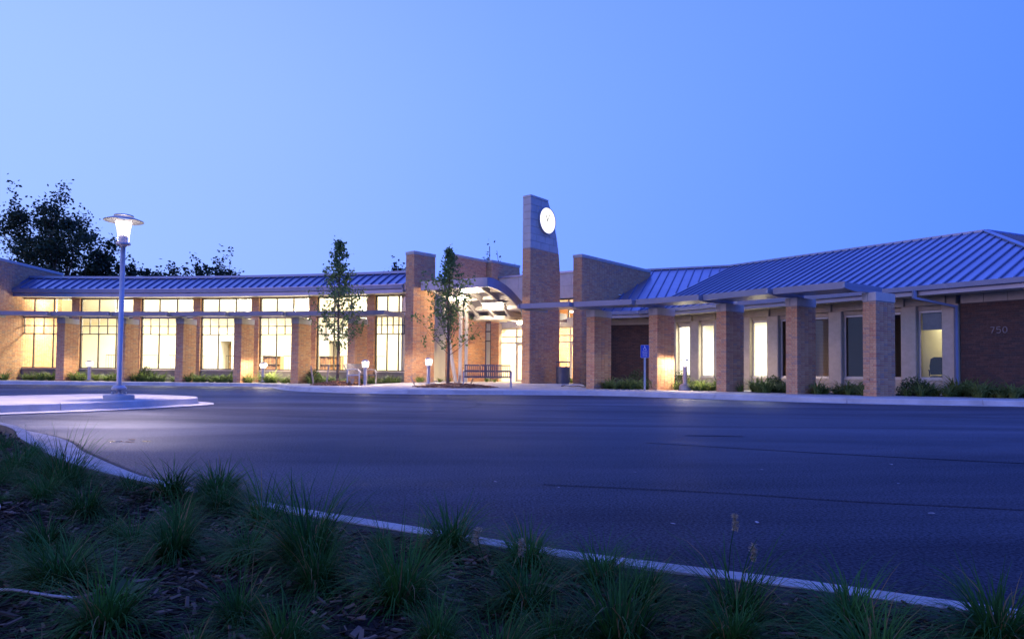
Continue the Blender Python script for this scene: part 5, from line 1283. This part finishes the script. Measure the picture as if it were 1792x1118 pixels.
lilies = [plant_proto('strap_leaf_plant', 20 + k, 60, .72, .036, 'lily', 'plant') for k in range(4)]
def spawn(protos, used, x, y, z, s, label, group, rng=rnd):
    k = rng.randrange(len(protos))
    if k not in used: o = protos[k]; used.add(k)
    else: o = copy_tree(protos[k])
    o.location = (x, y, z); o.rotation_euler = (0, 0, rng.uniform(0, 6.28)); o.scale = (s, s * rng.uniform(.85, 1.15), s * rng.uniform(.75, 1.12)); o.rotation_euler = (rng.gauss(0, .07), rng.gauss(0, .07), o.rotation_euler[2]); o['label'] = label; o['group'] = group; return o
used = set()
for i in range(len(LQ) - 1):
    a, b = Vector(LQ[i][:2]), Vector(LQ[i + 1][:2]); nn = 10 if i else 9
    for k in range(nn):
        q = a.lerp(b, (k + .7 + rnd.uniform(-.25, .25)) / (nn + .3)); d = rnd.choice((.35, .6, .95)) ; q += Vector((.15, 1)) * d
        lab = 'green strap-leaved plant in the bed before the leftmost library window' if i == 0 else 'green strap-leaved plant in the bed before the %s library window' % (ordn[i] if i < 6 else 'last')
        spawn(lilies, used, q.x, q.y, .15, rnd.uniform(.85, 1.3), lab, 'plants before library window %d' % (i + 1))
rq = [Vector(p[:2]) for p in RP]
bedlab = ['green strap-leaved plant in the bed behind the parking sign', 'pale lit strap-leaved plant in the bed round the bollard lamp near the sign', 'green strap-leaved plant in the bed between the third and fourth office piers', 'green strap-leaved plant in the bed between the two nearest piers']
for i in range(4):
    a, b = rq[i], rq[i + 1]
    for k in range(22):
        s = rnd.uniform(.12, .95); d = rnd.uniform(.15, 1.9); q = a.lerp(b, s) + Vector((.7, .7)) * d
        if i == 1 and (q - Vector((6.35, 25.05))).length < .4: continue
        spawn(lilies, used, q.x, q.y, .15, rnd.uniform(.6, 1.1), bedlab[i], 'plants in office bed %d' % (i + 1))
for k in range(34):
    s = rnd.uniform(.3, 5.2); d = rnd.uniform(.2, 1.8); q = rq[4] + Vector((.9, -.36)) * s + Vector((.62, .75)) * (d + .5)
    spawn(lilies, used, q.x, q.y, .15, rnd.uniform(.8, 1.2), 'green arching plant in the bed below the house number, right of the nearest pier', 'plants below the house number')
for k, (x, y) in enumerate(((-3.9, 29.6), (-3.2, 30.3), (-4.0, 29.2), (-2.9, 31.5), (2.35, 30.6), (2.7, 30.9), (-1.2, 32.8), (-.8, 32.4))):
    spawn(lilies, used, x, y, gz(x, y), .6, 'small green plant at the foot of the entrance walls', 'plants at the entrance walls')
# rounded shrubs
def shrub(label, x, y, r, seed, h=None):
    rs = np.random.default_rng(seed); h = h or r * 1.5; t = thing('round_shrub', label, 'shrub', (x, y, .14))
    mb = MB(); tips = []
    for k in range(16):
        d = rs.normal(size=3); d[2] = abs(d[2]) + .4; d /= np.linalg.norm(d); e = d * np.array((r, r, h)) * .85; mb.tube([(0, 0, 0), tuple(e * .5 + rs.normal(size=3) * .02), tuple(e)], [.012, .008, .004], 4); tips.append(e)
    mb.build('stems', M['bark'], t, local=True); n = 1100
    d = rs.normal(size=(n, 3)); d[:, 2] = np.abs(d[:, 2]); d /= np.linalg.norm(d, axis=1)[:, None]; P = d * np.array((r, r, h)) * (rs.uniform(.45, 1.05, n) ** .6)[:, None]
    link('foliage', quads('foliage', leaf_quads(P, .065, rs, aspect=.6), M['shrub'], tint=rs.uniform(0, .65, n)), t)
shrub('dark rounded shrub beside the second library pier', -18.0, 33.6, .42, 31, .75)
shrub('dark rounded shrub beside the fifth library pier', -9.4, 32.4, .40, 32, .7)
shrub('dark rounded shrub left of the bollard lamp near the sign', 6.6, 26.5, .42, 33, .78)
shrub('dark rounded shrub right of the bollard lamp near the sign', 8.0, 25.6, .42, 34, .8)
shrub('dark leafy shrub against the dark brick wall behind the parking sign', 5.1, 27.6, .50, 35, .8)
shrub('dark leafy shrub in the bed between the third and fourth office piers', 9.3, 24.2, .40, 36, .6)
shrub('dark leafy shrub right of the nearest pier', 12.2, 20.7, .50, 37, .6)

# ---- foreground ornamental grass
def grass_mesh(seed, n, L0, spread=1.0):
    r = np.random.default_rng(seed); V = []; T = []
    for k in range(n):
        an = r.uniform(0, 2 * math.pi); out_ = abs(r.normal()) * .72 * spread; L_ = L0 * r.uniform(.45, 1.1) * (1.1 if out_ < .3 else .95); el = 1.5 - min(out_, 1.25); w = r.uniform(.0022, .0054)
        p = np.array((math.cos(an), math.sin(an), 0)) * L0 * .16 * math.sqrt(r.random()); an2 = an + r.normal() * .7; side = np.array((-math.sin(an2), math.cos(an2), 0)); pr_ = None; ns = 5; dr = r.uniform(.08, .38) + (.30 if r.random() < .35 else 0); tt = r.uniform(0, .58) if r.random() < .94 else 2.0
        for j in range(ns + 1):
            wj = w * (1 - (j / ns) ** 1.8) + .0005; a_, b_ = p - side * wj / 2, p + side * wj / 2
            if pr_ is not None: V.append([pr_[0], pr_[1], b_, a_]); T.append(tt)
            pr_ = (a_, b_); d = np.array((math.cos(an2) * math.cos(el), math.sin(an2) * math.cos(el), math.sin(el))); p = p + d * L_ / ns; el -= dr
    return quads('blades', np.array(V), M['grass'], tint=T)
gpro = []
for k, (nb_, l_, sp_) in enumerate(((720, .30, 1.0), (520, .34, .75), (820, .26, 1.3), (640, .30, .95), (420, .36, 1.1), (900, .24, 1.2), (560, .28, 1.45))):
    root = thing('grass_clump', 'x', 'grass'); link('blades', grass_mesh(50 + k, nb_, l_, sp_), root); gpro.append(root)
GC = [(-4.6, 5.6, 1.0), (-3.7, 4.6, 1.0), (-4.9, 4.7, 1.05), (-3.2, 3.9, .95), (-2.55, 3.55, 1.0), (-3.3, 3.2, 1.0), (-1.99, 3.06, 1.05), (-2.5, 2.75, .9), (-1.47, 2.98, 1.15), (-1.62, 2.62, 1.0), (-1.15, 2.74, .9), (-.89, 2.50, 1.0), (-1.0, 2.05, 1.0), (-1.45, 2.15, .8),
      (-.56, 1.92, 1.0), (-.62, 2.30, .6), (-.19, 2.18, 1.0), (-.42, 2.22, .55), (-.27, 1.68, .95), (.05, 2.02, .95), (.04, 1.74, .95), (.25, 1.92, .9), (.35, 1.78, .8), (.24, 1.50, .9), (.55, 1.66, .95), (.78, 1.58, 1.0), (.47, 1.46, .8), (1.02, 1.44, .95), (.72, 1.36, .8), (1.3, 1.28, .95), (-.02, 1.36, .8),
      (-1.12, 1.72, .95), (-1.5, 1.75, .9), (-.85, 1.45, .95), (-.45, 1.38, .85), (-1.25, 1.38, .9), (-.15, 1.42, .7), (-2.1, 2.2, .95), (-1.85, 1.7, .9), (-2.9, 2.3, 1.0), (-3.9, 3.6, 1.0), (-5.6, 6.2, 1.0), (-6.6, 7.2, 1.0), (-6.0, 5.6, 1.0), (1.7, .95, 1.0), (2.3, .6, 1.0), (1.1, 1.0, .9), (-2.4, 1.5, .9), (-3.4, 1.9, 1.0), (.4, 1.1, .8), (-.7, 1.05, .8), (-7.8, 8.2, 1.0), (-4.3, 2.8, 1.0)]
gused = set()
for x, y, s in GC:
    spawn(gpro, gused, x, y, bz(x, y) - .01, s * .82, 'clump of thin dark green grass in the mulch bed by the near kerb', 'grass clumps in the foreground bed')
for p in offset(fp, -.26):
    if -7.5 < p.x < -1.55 and rnd.random() < .8:
        spawn(gpro, gused, p.x + rnd.uniform(-.1, .1), p.y + rnd.uniform(-.2, .05), .12, rnd.uniform(.45, .78), 'grass tuft leaning over the near kerb at the left', 'grass tufts along the near kerb at the left')
k = 0
while k < 34:
    x, y = rnd.uniform(-3.6, 1.6), rnd.uniform(1.25, 4.6)
    if y < fkerb_y(x) - .22 and abs(x) < .8 * y + .2 and all((x - a) ** 2 + (y - b) ** 2 > .02 for a, b, _ in GC):
        spawn(gpro, gused, x, y, bz(x, y) - .01, rnd.uniform(.32, .62), 'small low tuft of thin grass between the larger clumps in the mulch bed', 'small grass tufts in the foreground bed'); k += 1
o = spawn(gpro, gused, -1.28, 3.0, bz(-1.28, 3.0), 1.15, 'tallest grass clump with long arching blades over the near kerb on the left', 'tall grass clumps')
# seed heads on stalks
for i, (x, y, h_, lx) in enumerate(((.60, 1.90, .165, .02), (.62, 1.84, .10, .03), (-.06, 1.86, .15, -.03), (.02, 1.84, .12, .01))):
    z = bz(x, y); t = thing('grass_seed_head', ['tallest pale seed head standing against the dark road', 'small pale seed head just above the near kerb', 'pale drooping seed head left of centre in the grass', 'small pale seed head low in the central grass clump'][i], 'seed head', (x, y, z))
    mb = MB(); mb.tube([(0, 0, 0), (lx * .4, 0, h_ * .6), (lx, .0, h_)], .0012, 5); mb.build('stalk', M['grass'], t, local=True)
    rs = np.random.default_rng(90 + i); n = 160; P = np.array([(lx + rs.normal() * .004, rs.normal() * .004, h_ - .02 + .045 * rs.random()) for _ in range(n)]); link('spikelets', quads('spikelets', leaf_quads(P, .012, rs, aspect=.25), M['grass_dry'], tint=rs.uniform(0, .65, n)), t)
# broad-leaved weeds
def weed(label, x, y, r, seed):
    rs = np.random.default_rng(seed); t = thing('broadleaf_weed', label, 'weed', (x, y, bz(x, y))); 
    for k in range(7):
        an = k * .9 + rs.uniform(-.3, .3); el = rs.uniform(.2, .7); l = r * rs.uniform(.7, 1.1); d = Vector((math.cos(an) * math.cos(el), math.sin(an) * math.cos(el), math.sin(el))); s = Vector((-math.sin(an), math.cos(an), 0)); mb = MB()
        b_ = d * l * .25; pr_ = [(0, .012), (.25, .3), (.5, .42), (.75, .30), (1, .02)]
        L_, R_ = [], []
        for q, w in pr_:
            c = b_ + d * l * q + Vector((0, 0, -.12 * l * q * q)); L_.append(tuple(c - s * w * l * .8 + Vector((0, 0, .03 * l * math.sin(q * 9))))); R_.append(tuple(c + s * w * l * .8))
        mid = [tuple(b_ + d * l * q + Vector((0, 0, -.12 * l * q * q - .02 * l))) for q, w in pr_]
        mb.loft([L_, mid, R_], closed=False); mb.tube([(0, 0, 0), tuple(b_)], .002, 5); mb.build('leaf', M['weed'], t, local=True, smooth=True)
weed('broad-leaved weed between the grass clumps at the bottom centre', -.36, 1.76, .07, 61)
weed('broad-leaved weed low at the bottom left', -.92, 1.62, .055, 62)
weed('small broad-leaved weed beside the central grass clump', -.30, 2.03, .05, 63)
weed('broad-leaved weed at the bottom edge left of centre', -.62, 1.50, .055, 64)
# bark mulch over the bed
def chip_pos():
    while True:
        x = rnd.uniform(-4.5, 2.2); y = rnd.uniform(1.0, 5.5)
        if y < fkerb_y(x) - .16 and abs(x) < .85 * y + .25: return x, y, bz(x, y) + rnd.uniform(.002, .014)
chips('bark_mulch', 'dark bark mulch covering the foreground bed', 'mulch', chip_pos, 20000, .014, .046, 'chip')
def chip_far():
    while True:
        x = rnd.uniform(-7, -1.5); y = rnd.uniform(3, 9)
        if y < fkerb_y(x) - .2: return x, y, bz(x, y) + .01
chips('bark_mulch', 'dark bark mulch farther along the near kerb on the left', 'mulch', chip_far, 4000, .05, .1, 'chip')
# pale tubing lying on the mulch at the left edge
t = thing('irrigation_tube', 'pale thin irrigation tube snaking over the mulch at the lower left', 'tubing', (-1.72, 2.3, .14))
pts = [(-2.15, 2.62), (-2.02, 2.66), (-1.93, 2.60), (-1.83, 2.42), (-1.71, 2.30), (-1.66, 2.20), (-1.62, 2.02), (-1.52, 1.88), (-1.42, 1.76), (-1.26, 1.66), (-1.12, 1.60), (-.98, 1.56)]
mb = MB(); mb.tube([(p.x, p.y, bz(p.x, p.y) + .022 + .006 * math.sin(i * .7)) for i, p in enumerate(resample(pts, .04))], .0036, 8); mb.build('tube', M['plastic'], t, smooth=True)
# litter flecks on the road, puddles
for i, (x, y) in enumerate(((.78, 3.3), (1.2, 3.35), (.3, 4.3), (1.9, 5.2), (2.6, 4.6), (2.2, 3.6), (1.05, 2.35), (1.5, 2.55), (3.1, 5.6), (2.8, 3.5), (3.2, 3.0), (-.1, 4.5), (.9, 5.0), (2.35, 2.7))):
    rs = np.random.default_rng(200 + i); s = rs.uniform(.008, .022); n = 6
    mb = MB(); mb.poly([(s * rs.uniform(.5, 1.2) * math.cos(2 * math.pi * k / n), .6 * s * rs.uniform(.5, 1.2) * math.sin(2 * math.pi * k / n), .004 + rs.uniform(0, .006)) for k in range(n)])
    o = mb.build('fallen_leaf', M['litter']); o.location = (x, y, .003); o.rotation_euler = (0, 0, rs.uniform(0, 3)); setprops(o, 'small pale fleck of leaf litter lying on the dark road', 'leaf', 'litter flecks on the road')
for i, (x, y, a, b) in enumerate(((-3.95, 6.85, .07, .03), (-3.80, 6.83, .05, .02), (-3.66, 6.88, .045, .02), (-3.9, 7.05, .04, .02))):
    n = 24; mb = MB(); mb.poly([(a * math.cos(2 * math.pi * k / n) * (1 + .2 * math.sin(3 * k + i)), b * math.sin(2 * math.pi * k / n) * (1 + .3 * math.cos(2 * k)), 0) for k in range(n)])
    o = mb.build('puddle', M['water']); o.location = (x, y, .0035); o['kind'] = 'structure'

# tar seams and a tyre mark on the road
def strip(name, pts, w, z, mat, label=None):
    P = resample(pts, .25); mb = MB(); a, b = offset(P, w / 2), offset(P, -w / 2)
    mb.loft([[(p.x, p.y, z) for p in b], [(p.x, p.y, z) for p in a]], closed=False); o = mb.build(name, mat); o['kind'] = 'structure'; return o
for nm, k in (('tar', .20), ('tyre_mark', .36)):
    M[nm] = M['asphalt'].copy(); M[nm].name = nm; M[nm].node_tree.nodes['sheen'].inputs['To Max'].default_value = k
strip('tar_seam', [(1.42, 7.22), (2.51, 6.62), (3.38, 6.19), (4.33, 5.79), (7.5, 4.6)], .035, .004, M['tar'])
strip('tar_seam', [(.21, 4.45), (1.25, 4.21), (1.99, 3.95), (2.8, 3.75), (5, 3.1)], .018, .004, M['tar'])
strip('tyre_mark', [(-1.98, 12.19), (-1.25, 13.06), (-.79, 14.48), (-.77, 16.12), (-1.19, 17.7)], .12, .004, M['tyre_mark'])
strip('kerb_joint', [tuple(p) for p in offset(fp, .43)], .03, .0065, M['tar'])
strip('tar_seam', [(2.07, 8.14), (2.4, 8.12), (2.73, 8.07)], .09, .004, M['tar'])
